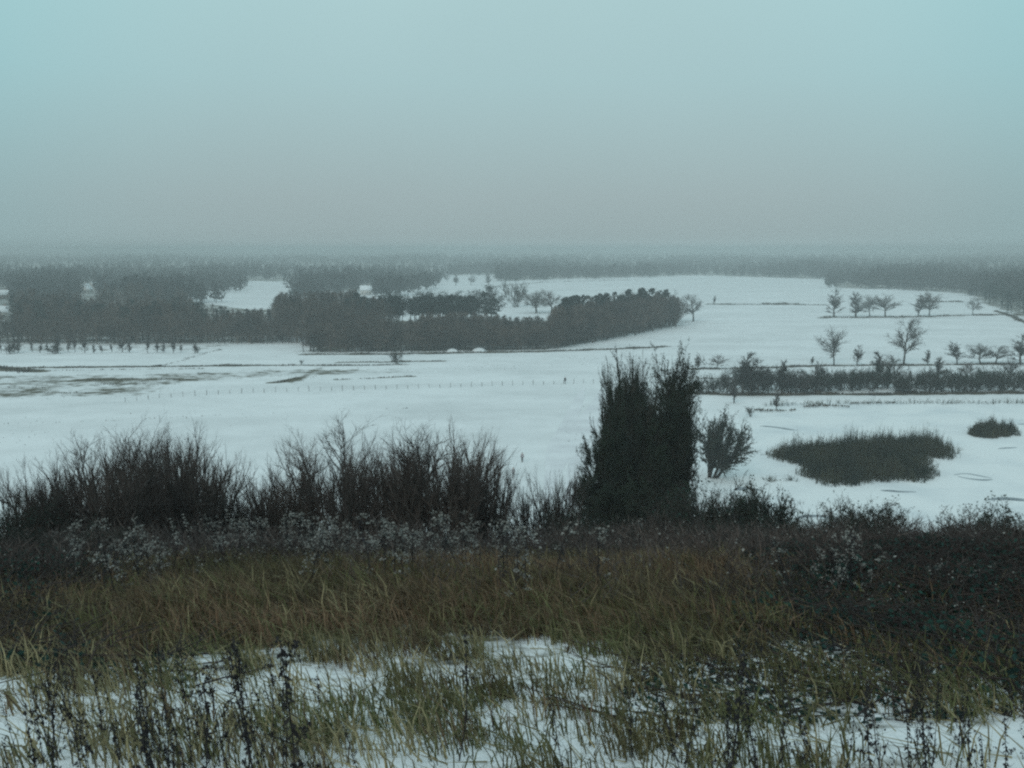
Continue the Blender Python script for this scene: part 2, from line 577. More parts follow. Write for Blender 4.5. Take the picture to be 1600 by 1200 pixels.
wet_m = mat('dark_wet_ice', (.16, .18, .20), (.34, .37, .40), .5, rough=.45)


def arc_patch(pts, hw, k=0):
    P = line(pts); L_, R_ = [], []
    for i in range(len(P)):
        a = P[max(i - 1, 0)]; c = P[min(i + 1, len(P) - 1)]
        d = (c - a) / np.linalg.norm(c - a); nn = np.array([-d[1], d[0]])
        f = math.sin(math.pi * (i + .35) / (len(P) - .3)) * hw * (1 + .35 * math.sin(i * 2.3 + k))
        L_.append(P[i] + nn * f); R_.append(P[i] - nn * f)
    return smooth_poly(np.array(L_ + R_[::-1]), 2)


for k, (pts, hw) in enumerate([
        ([(1186, 664), (1200, 664.5), (1215, 666), (1232, 669), (1246, 671)], .8),
        ([(1376, 764), (1392, 764.5), (1408, 766), (1432, 766)], .75),
        ([(1490, 740), (1508, 737), (1530, 741), (1550, 745)], .45),
        ([(1496, 742), (1515, 746), (1535, 748), (1552, 747)], .55),
        ([(1542, 779), (1565, 776), (1590, 778), (1640, 782)], 1.0),
        ([(1240, 808), (1262, 803), (1285, 804), (1312, 810)], .7),
        ([(1146, 764), (1160, 760), (1175, 761), (1190, 764)], 1.0),
        ([(1560, 699), (1575, 698), (1590, 697)], .6),
        ([(1590, 661), (1605, 661), (1630, 662)], .9)]):
    tag(flat_patch('wet_ice', arc_patch(pts, hw, k), -0.246, wet_m), 'dark wet patch in the pond ice', kind='structure')


trod_m = mat('trodden_snow', (.64, .64, .665), (.78, .79, .81), .12, rough=.8)
tag(flat_patch('path', arc_patch([(912, 606), (902, 630), (890, 660), (876, 700), (862, 745), (850, 800)], 2.2, 1), .02, trod_m), 'trodden grey snow path down the field', kind='structure')
tag(flat_patch('path', arc_patch([(940, 606), (934, 630), (924, 662), (912, 702), (900, 750), (890, 800)], 3.0, 3), .024, trod_m), 'broad grey snow path beside the dark trees', kind='structure')

# ------------------------------------------------------------------ growing plants
def grow(rng, levels, p, d, L, r, lev, out_):
    """levels[lev] = dict(n, wander, up, kids, a0, a1, lr, rr, start); out_ rows: p0 p1 r0 r1 lev"""
    q = levels[lev]
    n = q['n']; sl_ = L / n
    px_, py_, pz_ = p; dx, dy, dz = d
    nodes = []
    for i in range(n):
        w_ = q['wander']
        dx += rng.gauss(0, w_); dy += rng.gauss(0, w_); dz += rng.gauss(0, w_) + q['up']
        l_ = math.sqrt(dx * dx + dy * dy + dz * dz) + 1e-9
        dx /= l_; dy /= l_; dz /= l_
        f0 = 1 - (1 - q.get('tip', .25)) * i / n; f1 = 1 - (1 - q.get('tip', .25)) * (i + 1) / n
        nx, ny, nz = px_ + dx * sl_, py_ + dy * sl_, pz_ + dz * sl_
        out_.append((px_, py_, pz_, nx, ny, nz, r * f0, r * f1, lev))
        nodes.append((px_, py_, pz_, nx, ny, nz, dx, dy, dz, r * f1, (i + .5) / n))
        px_, py_, pz_ = nx, ny, nz
    if lev + 1 >= len(levels): return
    for _ in range(q['kids']):
        s = q['start'] + (1 - q['start']) * rng.random()
        i = min(int(s * n), n - 1)
        nd = nodes[i]; f = s * n - i; f = min(max(f, 0), 1)
        pos = (nd[0] + (nd[3] - nd[0]) * f, nd[1] + (nd[4] - nd[1]) * f, nd[2] + (nd[5] - nd[2]) * f)
        D = Vector((nd[6], nd[7], nd[8]))
        ax = D.orthogonal().normalized()
        ax.rotate(__import__('mathutils').Quaternion(D, rng.uniform(0, 6.283)))
        a = R(rng.uniform(q['a0'], q['a1']))
        nd_ = (D * math.cos(a) + ax * math.sin(a)).normalized()
        shape = q.get('shape')
        k = shape(s) if shape else (1.15 - .55 * s)
        grow(rng, levels, pos, (nd_.x, nd_.y, nd_.z), L * q['lr'] * k * rng.uniform(.75, 1.2), min(r * q['rr'], nd[9] * .9), lev + 1, out_)


def tree_meshes(name, seed, levels, H, r0, mt, mc, trunk_levels=1, twig_tubes=0, wmul=1.0, leafs=None, d0=(0, 0, 1), stems=1, spread=0.0, base_r=0.0):
    """returns (trunk mesh, crown mesh) of height about H with its foot at the origin"""
    rng = random.Random(seed); nrng = np.random.default_rng(seed)
    S = []
    for k in range(stems):
        a = rng.uniform(0, 6.283); s_ = spread * math.sqrt(rng.random())
        b_ = base_r * math.sqrt(rng.random())
        dd = Vector((d0[0] + math.cos(a) * s_, d0[1] + math.sin(a) * s_, d0[2])).normalized()
        grow(rng, levels, (math.cos(a) * b_, math.sin(a) * b_, -.15), tuple(dd), H * (rng.uniform(.7, 1.0) if stems > 1 else .9), r0 * rng.uniform(.7, 1.1), 0, S)
    S = np.array(S)
    zmax = np.percentile(S[:, 5], 99.7)
    S[:, :6] *= H / zmax
    lev = S[:, 8]
    t_ = MB()
    T = S[lev < trunk_levels]
    tubes(t_, T, 6 if stems == 1 else 4)
    c_ = MB()
    for l in range(trunk_levels, len(levels)):
        Q = S[lev == l]
        if l < trunk_levels + twig_tubes: tubes(c_, Q, 3)
        else: ribbons(c_, Q, nrng, 0, wmul)
    mats = [mc]
    if leafs:
        frac, size, lm, per = leafs
        Q = S[lev == len(levels) - 1]
        Q = Q[nrng.random(len(Q)) < frac]
        P = np.repeat((Q[:, :3] + Q[:, 3:6]) / 2, per, 0)
        P = P + nrng.normal(size=P.shape) * size * 1.2
        leaves(c_, P, size, nrng, 1)
        mats.append(lm)
    return t_.mesh(name + '_trunk', mt), c_.mesh(name + '_crown', mats)


def place_tree(meshes, name, x, y, h, H, label, cat, group, wid=1.0, rz=0.0, z=None, parts=('trunk', 'crown'), lean=None):
    z = float(height(x, y)) if z is None else z
    o = empty(name, (x, y, z - .05), rz)
    s = h / H
    o.scale = (s * wid, s * wid, s)
    if lean: o.rotation_euler = (lean[0], lean[1], rz)
    tag(o, label, cat, group)
    for n_, me in zip(parts, meshes):
        link(n_, me, o)
    return o


UNITS = ['', 'first', 'second', 'third', 'fourth', 'fifth', 'sixth', 'seventh', 'eighth', 'ninth', 'tenth', 'eleventh', 'twelfth', 'thirteenth',
         'fourteenth', 'fifteenth', 'sixteenth', 'seventeenth', 'eighteenth', 'nineteenth']
TENS = ['', '', 'twenty', 'thirty', 'forty', 'fifty', 'sixty', 'seventy', 'eighty', 'ninety']


def ordinal(k):
    if k < 20: return UNITS[k]
    if k % 10 == 0: return TENS[k // 10][:-1] + 'ieth'
    return TENS[k // 10] + '-' + UNITS[k % 10]


def number_row(objs, fmt):
    for k, o in enumerate(sorted(objs, key=lambda o: o.location.x / o.location.y)):
        o['label'] = fmt % ordinal(k + 1)


# far single trees: open crowned broadleaf (300 - 700 m away)
def lv_round(k1=24, k2=14, k3=7):
    return [dict(n=7, wander=.05, up=.03, kids=k1, a0=25, a1=70, lr=.52, rr=.5, start=.30, shape=lambda s: 1.15 - .75 * abs(s - .50), tip=.2),
            dict(n=5, wander=.14, up=.05, kids=k2, a0=20, a1=60, lr=.42, rr=.5, start=.2),
            dict(n=3, wander=.18, up=.03, kids=k3, a0=20, a1=60, lr=.5, rr=.6, start=.1),
            dict(n=2, wander=.2, up=0., kids=0, a0=0, a1=0, lr=0, rr=0, start=0)]


def lv_narrow(k1=40, k2=11, k3=6):
    return [dict(n=8, wander=.03, up=.02, kids=k1, a0=22, a1=50, lr=.26, rr=.4, start=.12, shape=lambda s: 1.2 - .6 * s, tip=.15),
            dict(n=4, wander=.1, up=.10, kids=k2, a0=20, a1=50, lr=.42, rr=.5, start=.15),
            dict(n=3, wander=.15, up=.05, kids=k3, a0=20, a1=50, lr=.5, rr=.6, start=.1),
            dict(n=1, wander=.2, up=0., kids=0, a0=0, a1=0, lr=0, rr=0, start=0)]


ROUND = [tree_meshes('field_tree', 10 + i, lv_round(), 15, .34, M['bark'], M['twig_far'], 1, 1, 2.3) for i in range(4)]
NARROW = [tree_meshes('hedge_tree', 30 + i, lv_narrow(), 12, .20, M['bark'], M['twig_far'], 1, 1, 3.6) for i in range(4)]
WOODT = [tree_meshes('wood_tree', 50 + i, lv_round(13, 9, 5), 15, .26, M['bark'], M['twig_warm'], 1, 1, 3.0) for i in range(5)]


def pine_meshes(seed, H=16):
    rng = random.Random(seed); nr = np.random.default_rng(seed)
    S = []
    lv = [dict(n=8, wander=.03, up=.03, kids=16, a0=50, a1=85, lr=.24, rr=.35, start=.52, shape=lambda s: 1.3 - .7 * abs(s - .7), tip=.25),
          dict(n=3, wander=.15, up=.08, kids=0, a0=0, a1=0, lr=0, rr=0, start=0)]
    grow(rng, lv, (0, 0, -.2), (0, 0, 1), H, .24, 0, S)
    S = np.array(S)
    t_ = MB(); tubes(t_, S[S[:, 8] == 0], 5); tubes(t_, S[S[:, 8] == 1], 3)
    c_ = MB()
    Q = S[S[:, 8] == 1]
    P = np.repeat(np.concatenate([Q[:, 3:6], (Q[:, :3] + Q[:, 3:6]) / 2]), 16, 0)
    P = P + nr.normal(size=P.shape) * np.array([.75, .75, .42])
    leaves(c_, P, .26, nr, 0, aspect=.45)
    return t_.mesh('pine_trunk', M['bark']), c_.mesh('pine_crown', M['needle_far'])


PINE = [pine_meshes(70 + i) for i in range(4)]


# ---- a light wood tree as raw arrays, for woods that read as one mass
def raw_tree(seed, H=15, kind='bare', n=170, tw=.16):
    nr = np.random.default_rng(seed)
    V, F = [], []
    mb = MB()
    tubes(mb, [[0, 0, -.5, 0, 0, H * .75, .22, .07]], 3)
    if kind == 'bare':
        # twigs fanning up and outwards from points inside an egg shaped crown
        th = nr.uniform(0, 2 * math.pi, n); u = nr.random(n) ** .6; zz = nr.uniform(.22, 1., n)
        rad = np.sin(np.clip((zz - .12) / .88, 0, 1) ** .8 * math.pi) * H * .24 * u
        p = np.stack([np.cos(th) * rad, np.sin(th) * rad, zz * H * .93], -1)
        d = np.stack([np.cos(th) * .6, np.sin(th) * .6, nr.uniform(.3, 1.4, n)], -1) + nr.normal(size=(n, 3)) * .35
        d /= np.linalg.norm(d, axis=1, keepdims=True)
        L = nr.uniform(.08, .17, (n, 1)) * H
        ribbons(mb, np.concatenate([p - d * L * .5, p + d * L * .5, np.full((n, 1), tw), np.zeros((n, 1))], 1), nr)
    else:
        th = nr.uniform(0, 2 * math.pi, n); zz = nr.uniform(.5, 1., n)
        rad = np.sin(np.clip((zz - .42) / .60, 0, 1) * math.pi) * H * .20 * nr.random(n) ** .5
        p = np.stack([np.cos(th) * rad, np.sin(th) * rad, zz * H], -1)
        leaves(mb, p, .7, nr, 0, aspect=.5)
    Vv = np.concatenate(mb.v)
    return Vv, (np.concatenate(mb.f[3]) if mb.f[3] else None), (np.concatenate(mb.f[4]) if mb.f[4] else None)


def mass(name, temps, pts, material, label, seed=0, zoff=0.0):
    """pts rows: x y height width_factor. One joined object."""
    nr = np.random.default_rng(seed)
    mb = MB()
    ks = nr.integers(0, len(temps), len(pts))
    for k, (V, F3, F4) in enumerate(temps):
        P = pts[ks == k]
        if not len(P): continue
        H = V[:, 2].max()
        a = nr.uniform(0, 6.283, len(P)); c, s = np.cos(a)[:, None], np.sin(a)[:, None]
        sc = (P[:, 2] / H)[:, None]; wf = sc * P[:, 3:4]
        X = (V[None, :, 0] * c - V[None, :, 1] * s) * wf + P[:, 0:1]
        Y = (V[None, :, 0] * s + V[None, :, 1] * c) * wf + P[:, 1:2]
        Z = V[None, :, 2] * sc + height(P[:, 0], P[:, 1])[:, None] + zoff
        W = np.stack([X, Y, Z], -1).reshape(-1, 3)
        off = (np.arange(len(P)) * len(V))[:, None, None]
        base = mb.n
        mb.v.append(W); mb.n += len(W)
        for F, kk in ((F3, 3), (F4, 4)):
            if F is not None:
                G = (F[None] + off).reshape(-1, kk) + base
                mb.f[kk].append(G); mb.mi[kk].append(np.zeros(len(G), int))
    return tag(link(name, mb.mesh(name, material)), label, name.split('_')[-1], kind='stuff')


# open snowfields that must stay clear of trees (outlines as seen, used to thin the woods)
CLEAR = [np.array(p, float) for p in [
    [(288, 467), (330, 458.5), (432, 458), (426, 470), (408, 481), (385, 477), (340, 470)],
    [(384, 440), (458, 439), (457, 449), (386, 450)],
    [(498, 461), (556, 459), (570, 465), (505, 467)],
    [(698, 456), (780, 444), (796, 444), (788, 458), (758, 457), (722, 461)],
    [(868, 447), (960, 437.5), (1090, 431.5), (1180, 433), (1290, 439), (1297, 478), (1105, 478), (1060, 452), (1000, 449), (930, 457)],
    [(1297, 452), (1400, 454), (1500, 458), (1515, 470), (1590, 499), (1600, 520), (1290, 520)],
    [(700, 431), (775, 429), (775, 441), (700, 446)],
    [(562, 449), (582, 449), (582, 461), (562, 461)],
    [(124, 450), (146, 450), (146, 462), (124, 462)], [(140, 444), (155, 444), (155, 454), (140, 454)],
    [(165, 448), (188, 448), (188, 456), (165, 456)], [(-10, 455), (20, 455), (20, 470), (-10, 470)],
    [(-20, 484), (12, 484), (12, 500), (-20, 500)],
]]


def ok_tree(px, base, toprow, hw=2.0):
    for P in CLEAR:
        if inside(np.array([px, px, px - hw, px + hw, px]), np.array([base, (base * .5 + toprow * .5), (base * .4 + toprow * .6), (base * .4 + toprow * .6), toprow + 1.0]), P).any():
            return False
    return True


def scatter(rng, poly, n, hfun, wf=1.0, check=True):
    P = np.array(poly, float)
    x0, y0 = P.min(0); x1, y1 = P.max(0)
    res = []; tries = 0
    while len(res) < n and tries < n * 12:
        tries += 1
        px = rng.uniform(x0, x1); py = rng.uniform(y0, y1)
        if not inside(np.array([px]), np.array([py]), P)[0]: continue
        h = hfun(px, py, rng)
        tr = py - h / EYE * (py - 388)
        if check and not ok_tree(px, py, tr, .36 * h / EYE * (py - 388)): continue
        x, y = gflat(px, py)
        gs = 16 + math.hypot(x, y) * .03
        if check and float(wob(x, y * .45, gs, 5)) > .78: continue
        res.append((x, y, h, wf * rng.uniform(.85, 1.25)))
    return np.array(res)


rg = random.Random(5)
far_t = [raw_tree(200 + i, 15, 'bare', 54, .75) for i in range(5)]
mid_t = [raw_tree(220 + i, 15, 'bare', 190, .105) for i in range(5)]
midp_t = [raw_tree(240 + i, 15, 'pine', 110) for i in range(3)]

hf = lambda a, b: (lambda px, py, r: a + (b + 1 - a) * (.25 + .3 * math.sin(px * .021) * math.sin(px * .0077 + py * .1) + .35 * r.random() + (.35 if r.random() < .08 else 0)))
far = np.concatenate([
    scatter(rg, [(-260, 397), (1860, 397), (1860, 412), (-260, 412)], 4600, hf(10, 21), 1.9),
    scatter(rg, [(-260, 410), (700, 410), (790, 425), (790, 440), (700, 446), (640, 462), (480, 470), (280, 475), (-260, 480)], 3600, hf(9, 17), 1.3),
    scatter(rg, [(700, 408), (1300, 408), (1300, 436), (1090, 431), (900, 437), (700, 443)], 2100, hf(9, 18), 1.4),
    scatter(rg, [(1200, 410), (1860, 410), (1860, 470), (1600, 470), (1510, 462), (1400, 453), (1295, 451), (1290, 437)], 2900, hf(10, 18), 1.3),
])
mass('distant_wood', far_t, far, M['wood_far'], 'hazy grey wood reaching back to the horizon', 1)
right = scatter(rg, [(1505, 463), (1700, 463), (1860, 480), (1860, 560), (1700, 532), (1600, 499), (1560, 484), (1525, 474)], 330, hf(12, 17), 1.1, False)
mass('sloping_wood', mid_t, right, M['needle_far'], 'dark wood at the right edge with a straight sloping border', 2)

left = np.concatenate([
    scatter(rg, [(-260, 478), (280, 472), (300, 500), (430, 528), (470, 528), (470, 537), (-260, 540)], 800, hf(9, 17), 1.25),
    scatter(rg, [(420, 500), (560, 492), (600, 520), (500, 546), (455, 536)], 200, hf(13, 17), 1.15),
    scatter(rg, [(-260, 530), (440, 528), (470, 536), (-260, 540)], 170, hf(6, 11), 1.6),
])
mass('left_wood', mid_t, left, M['twig_warm'], 'brown bare wood beyond the snowfield on the left', 3)
leftp = scatter(rg, [(-260, 480), (280, 480), (420, 525), (420, 536), (-260, 537)], 110, hf(11, 15), 1.1)
mass('left_pine_wood', midp_t, leftp, M['needle_far'], 'dark pines mixed through the left wood', 4)
FRONT = [(472, 551), (620, 551), (700, 550), (860, 546), (905, 538), (960, 530), (1010, 521), (1056, 510)]
thick = np.concatenate([
    scatter(rg, [(474, 551), (700, 549.5), (860, 546), (905, 538), (900, 522), (700, 528), (560, 528), (500, 535)], 440, (lambda px, py, r: r.uniform(8, 12.5) if 590 < px < 780 else r.uniform(6, 11)), 1.8),
    scatter(rg, [(860, 546), (960, 530), (1056, 510), (1060, 500), (960, 512), (870, 525)], 200, hf(11, 17.5), 1.3),
    scatter(rg, [(500, 530), (620, 520), (620, 540), (520, 545)], 60, hf(11, 14), 1.2),
    scatter(rg, [(560, 522), (780, 518), (780, 526), (560, 532)], 90, hf(5, 9), 1.8),
    scatter(rg, [(870, 544), (960, 529), (1056, 509), (1056, 505), (960, 520), (870, 535)], 70, hf(6, 10), 2.0),
])
mass('middle_wood', mid_t, thick, M['twig_warm'], 'dense brown thicket wood in the middle of the plain', 5)
midp = np.concatenate([scatter(rg, [(540, 522), (775, 517), (775, 511), (540, 512)], 70, hf(13.5, 17), 1.1),
                       scatter(rg, [(880, 528), (1050, 508), (1050, 502), (880, 518)], 40, hf(15, 18), 1.1)])
mass('middle_pine_wood', midp_t, midp, M['needle_far'], 'dark pine crowns standing over the brown thicket', 6)


ROW = []
# ---- front rows of the woods as single trees
def px_tree(meshes, name, px, base, top, label, cat, group, H, wid=1.0, lean=None):
    x, y = gflat(px, base)
    d = math.hypot(x, y)
    h = (base - top) / (base - 388) * EYE
    return place_tree(meshes, name, x, y, h, H, label, cat, group, wid, rg.uniform(0, 6.28), lean=lean)


def front_y(px, P):
    P = np.array(P); return float(np.interp(px, P[:, 0], P[:, 1]))


for k in range(46):
    px = 476 + k * 12.6 + rg.uniform(-4, 4)
    b_ = front_y(px, FRONT) - rg.uniform(0, 3)
    h = rg.uniform(8, 12) if px < 860 else rg.uniform(14, 17.5)
    t_ = b_ - h / EYE * (b_ - 388)
    px_tree(WOODT[k % 5], 'wood_edge_tree', px, b_, t_, 'bare brown tree in the front edge of the middle wood', 'tree', 'front edge of the middle wood', 15, 1.25 if px < 860 else .95)
for k in range(36):
    px = 2 + k * 12.9 + rg.uniform(-5, 5)
    b_ = 538 - rg.uniform(0, 2)
    t_ = b_ - rg.uniform(9, 13.5) / EYE * (b_ - 388)
    px_tree(WOODT[(k + 2) % 5], 'wood_edge_tree', px, b_, t_, 'bare brown tree in the front edge of the left wood', 'tree', 'front edge of the left wood', 15, 1.0)
for k in range(17):
    px = 612 + k * 10 + rg.uniform(-3, 3)
    px_tree(PINE[k % 4], 'pine_tree', px, 519, 519 - rg.uniform(14.5, 18) / EYE * 131, 'tall pine with bare lower trunk in the row behind the brown thicket', 'pine tree', 'row of pines behind the thicket', 16, 1.05)

def in_group(g): return [o for o in COL.objects if o.get('group') == g]


number_row(in_group('front edge of the middle wood'), 'bare brown tree, %s from the left in the front edge of the middle wood')
number_row(in_group('front edge of the left wood'), 'bare brown tree, %s from the left in the front edge of the left wood')
number_row(in_group('row of pines behind the thicket'), 'pine with bare lower trunk, %s from the left in the row behind the thicket')

# single trees standing out on the plain: (px, base row, top row, mesh, width, label)
SINGLES = [
    (806, 480, 428, 'B0', .8, 'tall dark egg shaped tree leaning above the middle wood', (0, R(9), 0)),
    (712, 447, 429, 'N0', 1.6, 'small tree in the snow gap far behind the pines, left one', None),
    (736, 446, 430, 'R1', 1.0, 'small round tree in the snow gap far behind the pines, middle one', None),
    (763, 445, 427, 'N2', 1.6, 'small tree in the snow gap far behind the pines, right one', None),
    (838, 489, 450, 'R0', 1.7, 'broad pale bare tree just right of the dark egg shaped tree', None),
    (862, 488, 453, 'R1', 1.5, 'lower round bare tree at the right side of the broad pale one', None),
    (768, 500, 450, 'P1', 1.3, 'dark pine poking above the right end of the pine row', None),
    (985, 506, 449, 'R2', 1.0, 'round bare crown at the back of the middle wood, left of three', None),
    (1010, 508, 452, 'R3', .9, 'round bare crown at the back of the middle wood, middle of three', None),
    (1046, 511, 451, 'R0', .95, 'round bare crown at the right end of the middle wood', None),
    (1083, 502, 458, 'R1', 1.05, 'lone round bare tree just right of the middle wood', None),
    (1116, 476, 461, 'N0', 1.2, 'small thin tree at the left end of the far field hedge', None),
    (1303, 496, 450, 'N1', 1.35, 'tallest narrow tree at the left end of the far tree row', None),
    (1337, 495, 455, 'N2', 1.6, 'second tree from the left in the far tree row', None),
    (1359, 495, 456, 'R2', 1.0, 'third tree from the left in the far tree row', None),
    (1383, 495, 456, 'R3', 1.1, 'fourth tree from the left in the far tree row', None),
    (1434, 495, 455, 'N3', 1.7, 'fifth pale tree of the far tree row before the short hedge', None),
    (1452, 494, 452, 'R0', 1.0, 'sixth tree of the far tree row with a dark trunk', None),
    (1520, 492, 463, 'R1', .9, 'thin leaning tree of the far tree row beside the sloping wood', None),
    (1303, 570, 505, 'R2', .75, 'left one of the two big lone field trees, with a bent trunk', None),
    (1412, 571, 493, 'R1', .72, 'biggest lone bare tree with a wide spreading crown by the ditch', None),
    (1339, 570, 537, 'N1', 1.3, 'small lollipop shaped sapling between the two big field trees', None),
    (1269, 571, 556, 'N0', 1.4, 'little sapling at the ditch left of the bent field tree', None),
    (1449, 570, 545, 'N2', 1.3, 'slim pale sapling just right of the biggest field tree', None),
    (1496, 569, 533, 'N3', 1.7, 'upright rounded tree by the ditch between sapling and wide bush', None),
    (1375, 598, 546, 'N0', 1.5, 'feathery tree rising from the hedge left of the biggest field tree', None),
    (1532, 569, 534, 'R0', 1.7, 'wide dome shaped bare bush tree by the ditch near the right edge', None),
    (1556, 569, 538, 'R1', 1.4, 'right half of the pair of dome shaped bushes by the ditch', None),
    (1594, 570, 520, 'N1', 1.7, 'tall bushy tree cut by the right edge of the photo', None),
    (1466, 590, 556, 'N2', 1.8, 'dark bushy tree crossing the ditch in front of the snow strip', None),
    (1090, 577, 553, 'N3', 1.4, 'thin leftmost sapling on the ditch right of the dark tree mass', None),
    (1120, 577, 551, 'R2', 1.25, 'small round brown tree on the ditch right of the dark tree mass', None),
    (1160, 617, 547, 'N0', 1.25, 'tall brown tree with a dark top at the left end of the pond hedge', None),
    (1184, 617, 556, 'N1', 1.3, 'bushy brown tree second from the left end of the pond hedge', None),
    (1222, 615, 560, 'N2', 1.3, 'tall thin crowned tree over the green part of the pond hedge', None),
    (1284, 612, 563, 'N3', 1.1, 'slender tree rising from the pond hedge below the bent field tree', None),
    (1136, 616, 572, 'R1', .9, 'small round brown tree just left of the tall brown one by the pond', None),
    (1172, 618, 552, 'R2', .8, 'twin crowned brown tree between the tall brown tree and its bushy neighbour', None),
    (1200, 616, 574, 'R3', .9, 'low round tree right of the bushy brown one in the pond hedge', None),
    (1243, 615, 571, 'R0', .9, 'low round tree beside the green part of the pond hedge', None),
    (1262, 614, 577, 'R2', .9, 'second low round tree beside the green part of the pond hedge', None),
    (1398, 605, 552, 'R1', .8, 'loose brown tree under the biggest field tree', None),
    (1512, 596, 560, 'R2', .9, 'rounded tree in front of the dome shaped bushes', None),
    (1577, 598, 556, 'R0', .9, 'rounded tree near the right edge rising from the pond hedge', None),
    (1147, 630, 590, 'N1', 1.2, 'narrow dim tree just behind the leaning sapling by the pond', None),
    (1213, 640, 605, 'N2', .9, 'thin sapling standing on the near side of the pond hedge', None),
]
def bush_meshes(seed, H, mt, mc, stems=9, k1=7, k2=6, wmul=2.5, spread=.75, lf=None, k3=4):
    lo, hi = (15, 45) if stems < 20 else (8, 30)
    lv = [dict(n=5, wander=.10, up=.06, kids=k1, a0=lo, a1=hi, lr=.5, rr=.55, start=.15, tip=.3),
          dict(n=3, wander=.14, up=.08, kids=k2, a0=lo, a1=hi, lr=.5, rr=.6, start=.1),
          dict(n=2, wander=.16, up=.05, kids=k3, a0=15, a1=45, lr=.55, rr=.7, start=.1),
          dict(n=1, wander=.1, up=.03, kids=0, a0=0, a1=0, lr=0, rr=0, start=0)]
    return tree_meshes('bush', seed, lv, H, H * .012, mt, mc, 1, 1, wmul, stems=stems, spread=spread, base_r=H * (.08 if stems < 20 else .20), leafs=lf)


FBUSH = [bush_meshes(300 + i, 4, M['bark'], M['dark_twig'], 12, 7, 6, 4.0, .8) for i in range(4)]
TT = {'B': FBUSH, 'R': ROUND, 'N': NARROW, 'P': PINE}
HH = {'B': 4, 'R': 15, 'N': 12, 'P': 16}
for px, bs, tp, code, wd, lab, ln in SINGLES:
    px_tree(TT[code[0]][int(code[1])], {'B': 'bare_tree', 'R': 'bare_tree', 'N': 'slender_tree', 'P': 'pine_tree'}[code[0]], px, bs, tp, lab, 'tree', None, HH[code[0]], wd * {'N': 1.45, 'R': 1.5}.get(code[0], 1), ln)

# small trees between the left wood and the snowfield
small_lbl = 'small bare tree in the thin row before the left wood'
for k in range(22):
    px = 4 + k * 14.2 + rg.uniform(-5, 5)
    if 205 < px < 216: continue
    px_tree(NARROW[k % 4], 'row_tree', px, 551.5 + rg.uniform(-1, 1), 551 - rg.uniform(13, 30), small_lbl, 'tree', 'thin tree row before the left wood', 12, rg.uniform(1.0, 2.2))

number_row(in_group('thin tree row before the left wood'), 'small bare tree, %s from the left in the thin row before the left wood')

EVER = [bush_meshes(310 + i, 4, M['bark'], M['dark_twig'], 10, 6, 5, 3.0, .8, lf=(.8, .05, M['needle'], 3)) for i in range(2)]

# hedge along the far shore of the pond
hl = 'dark bush in the thick hedge along the far shore of the pond'
for k in range(98):
    px = 1092 + k * 7.1 + rg.uniform(-3, 3)
    bs = 614.5 + rg.uniform(-9, 1) - (px - 1196) * .004
    hpx = rg.uniform(18, 32) if px < 1150 else rg.uniform(25, 44) if px < 1300 else rg.uniform(28, 40)
    src = (FBUSH + EVER)[k % 6]
    px_tree(src, 'hedge_bush', px, bs, bs - hpx, hl, 'bush', 'hedge on the far shore of the pond', 4, rg.uniform(.9, 1.25), None)
number_row(in_group('hedge on the far shore of the pond'), 'dark bush, %s from the left in the hedge along the far pond shore')
px_tree(EVER[0], 'conical_bush', 1330, 612, 571, 'dark cone shaped bush standing above the pond hedge', 'bush', None, 4, .75)
px_tree(FBUSH[0], 'dark_bush', 620, 568, 540, 'isolated dark bush on the ditch before the middle wood', 'bush', None, 4, .9)
px_tree(FBUSH[1], 'dark_bush', 471, 569.5, 560, 'small round bush beside the brown grass patch', 'bush', None, 4, .8)
px_tree(FBUSH[2], 'dark_bush', 308, 552, 540, 'small round bush at the end of the thin tree row', 'bush', None, 4, .8)
px_tree(FBUSH[3], 'dark_bush', 88, 553, 536, 'dark bushy clump in front of the left wood', 'bush', None, 4, 1.7)
px_tree(FBUSH[0], 'dark_bush', 14, 553, 532, 'dark bushy clump at the left edge before the wood', 'bush', None, 4, 1.5)
px_tree(FBUSH[1], 'dark_bush', 1173, 650, 632, 'low dark bush on the left shore of the pond', 'bush', None, 4, 1.0)
px_tree(FBUSH[2], 'dark_bush', 1400, 568, 560, 'low bush at the foot of the biggest field tree', 'bush', None, 4, 1.0)


# ------------------------------------------------------------------ rough grass strips as one mass
def blades(mb, X, Y, Hh, Wd, nr, lean=(0, 0), m=0, curve=.35, z=None, segs=1):
    n = len(X)
    Z = height(X, Y) if z is None else z
    a = nr.uniform(0, 2 * math.pi, n)
    side_ = np.stack([np.cos(a), np.sin(a), np.zeros(n)], -1) * Wd[:, None]
    l = nr.normal(size=(n, 2)) * curve + np.array(lean)
    base = np.stack([X, Y, Z - .02], -1)
    tip = base + np.stack([l[:, 0] * Hh, l[:, 1] * Hh, Hh * np.clip(1 - .35 * (l ** 2).sum(1), .25, 1)], -1)
    if segs == 1:
        V = np.stack([base - side_, base + side_, tip], 1)
        mb.add(V.reshape(-1, 3), np.arange(3 * n).reshape(-1, 3), m)
    else:
        mid = base + np.stack([l[:, 0] * Hh * .28, l[:, 1] * Hh * .28, Hh * .58], -1)
        V = np.stack([base - side_, base + side_, mid + side_ * .75, mid - side_ * .75, tip], 1)
        i = np.arange(n)[:, None] * 5
        base_n = mb.n
        mb.add(V.reshape(-1, 3), i + np.array([[0, 1, 2, 3]]), m)
        mb.f[3].append(i + np.array([[3, 2, 4]]) + base_n); mb.mi[3].append(np.full(n, m, int))


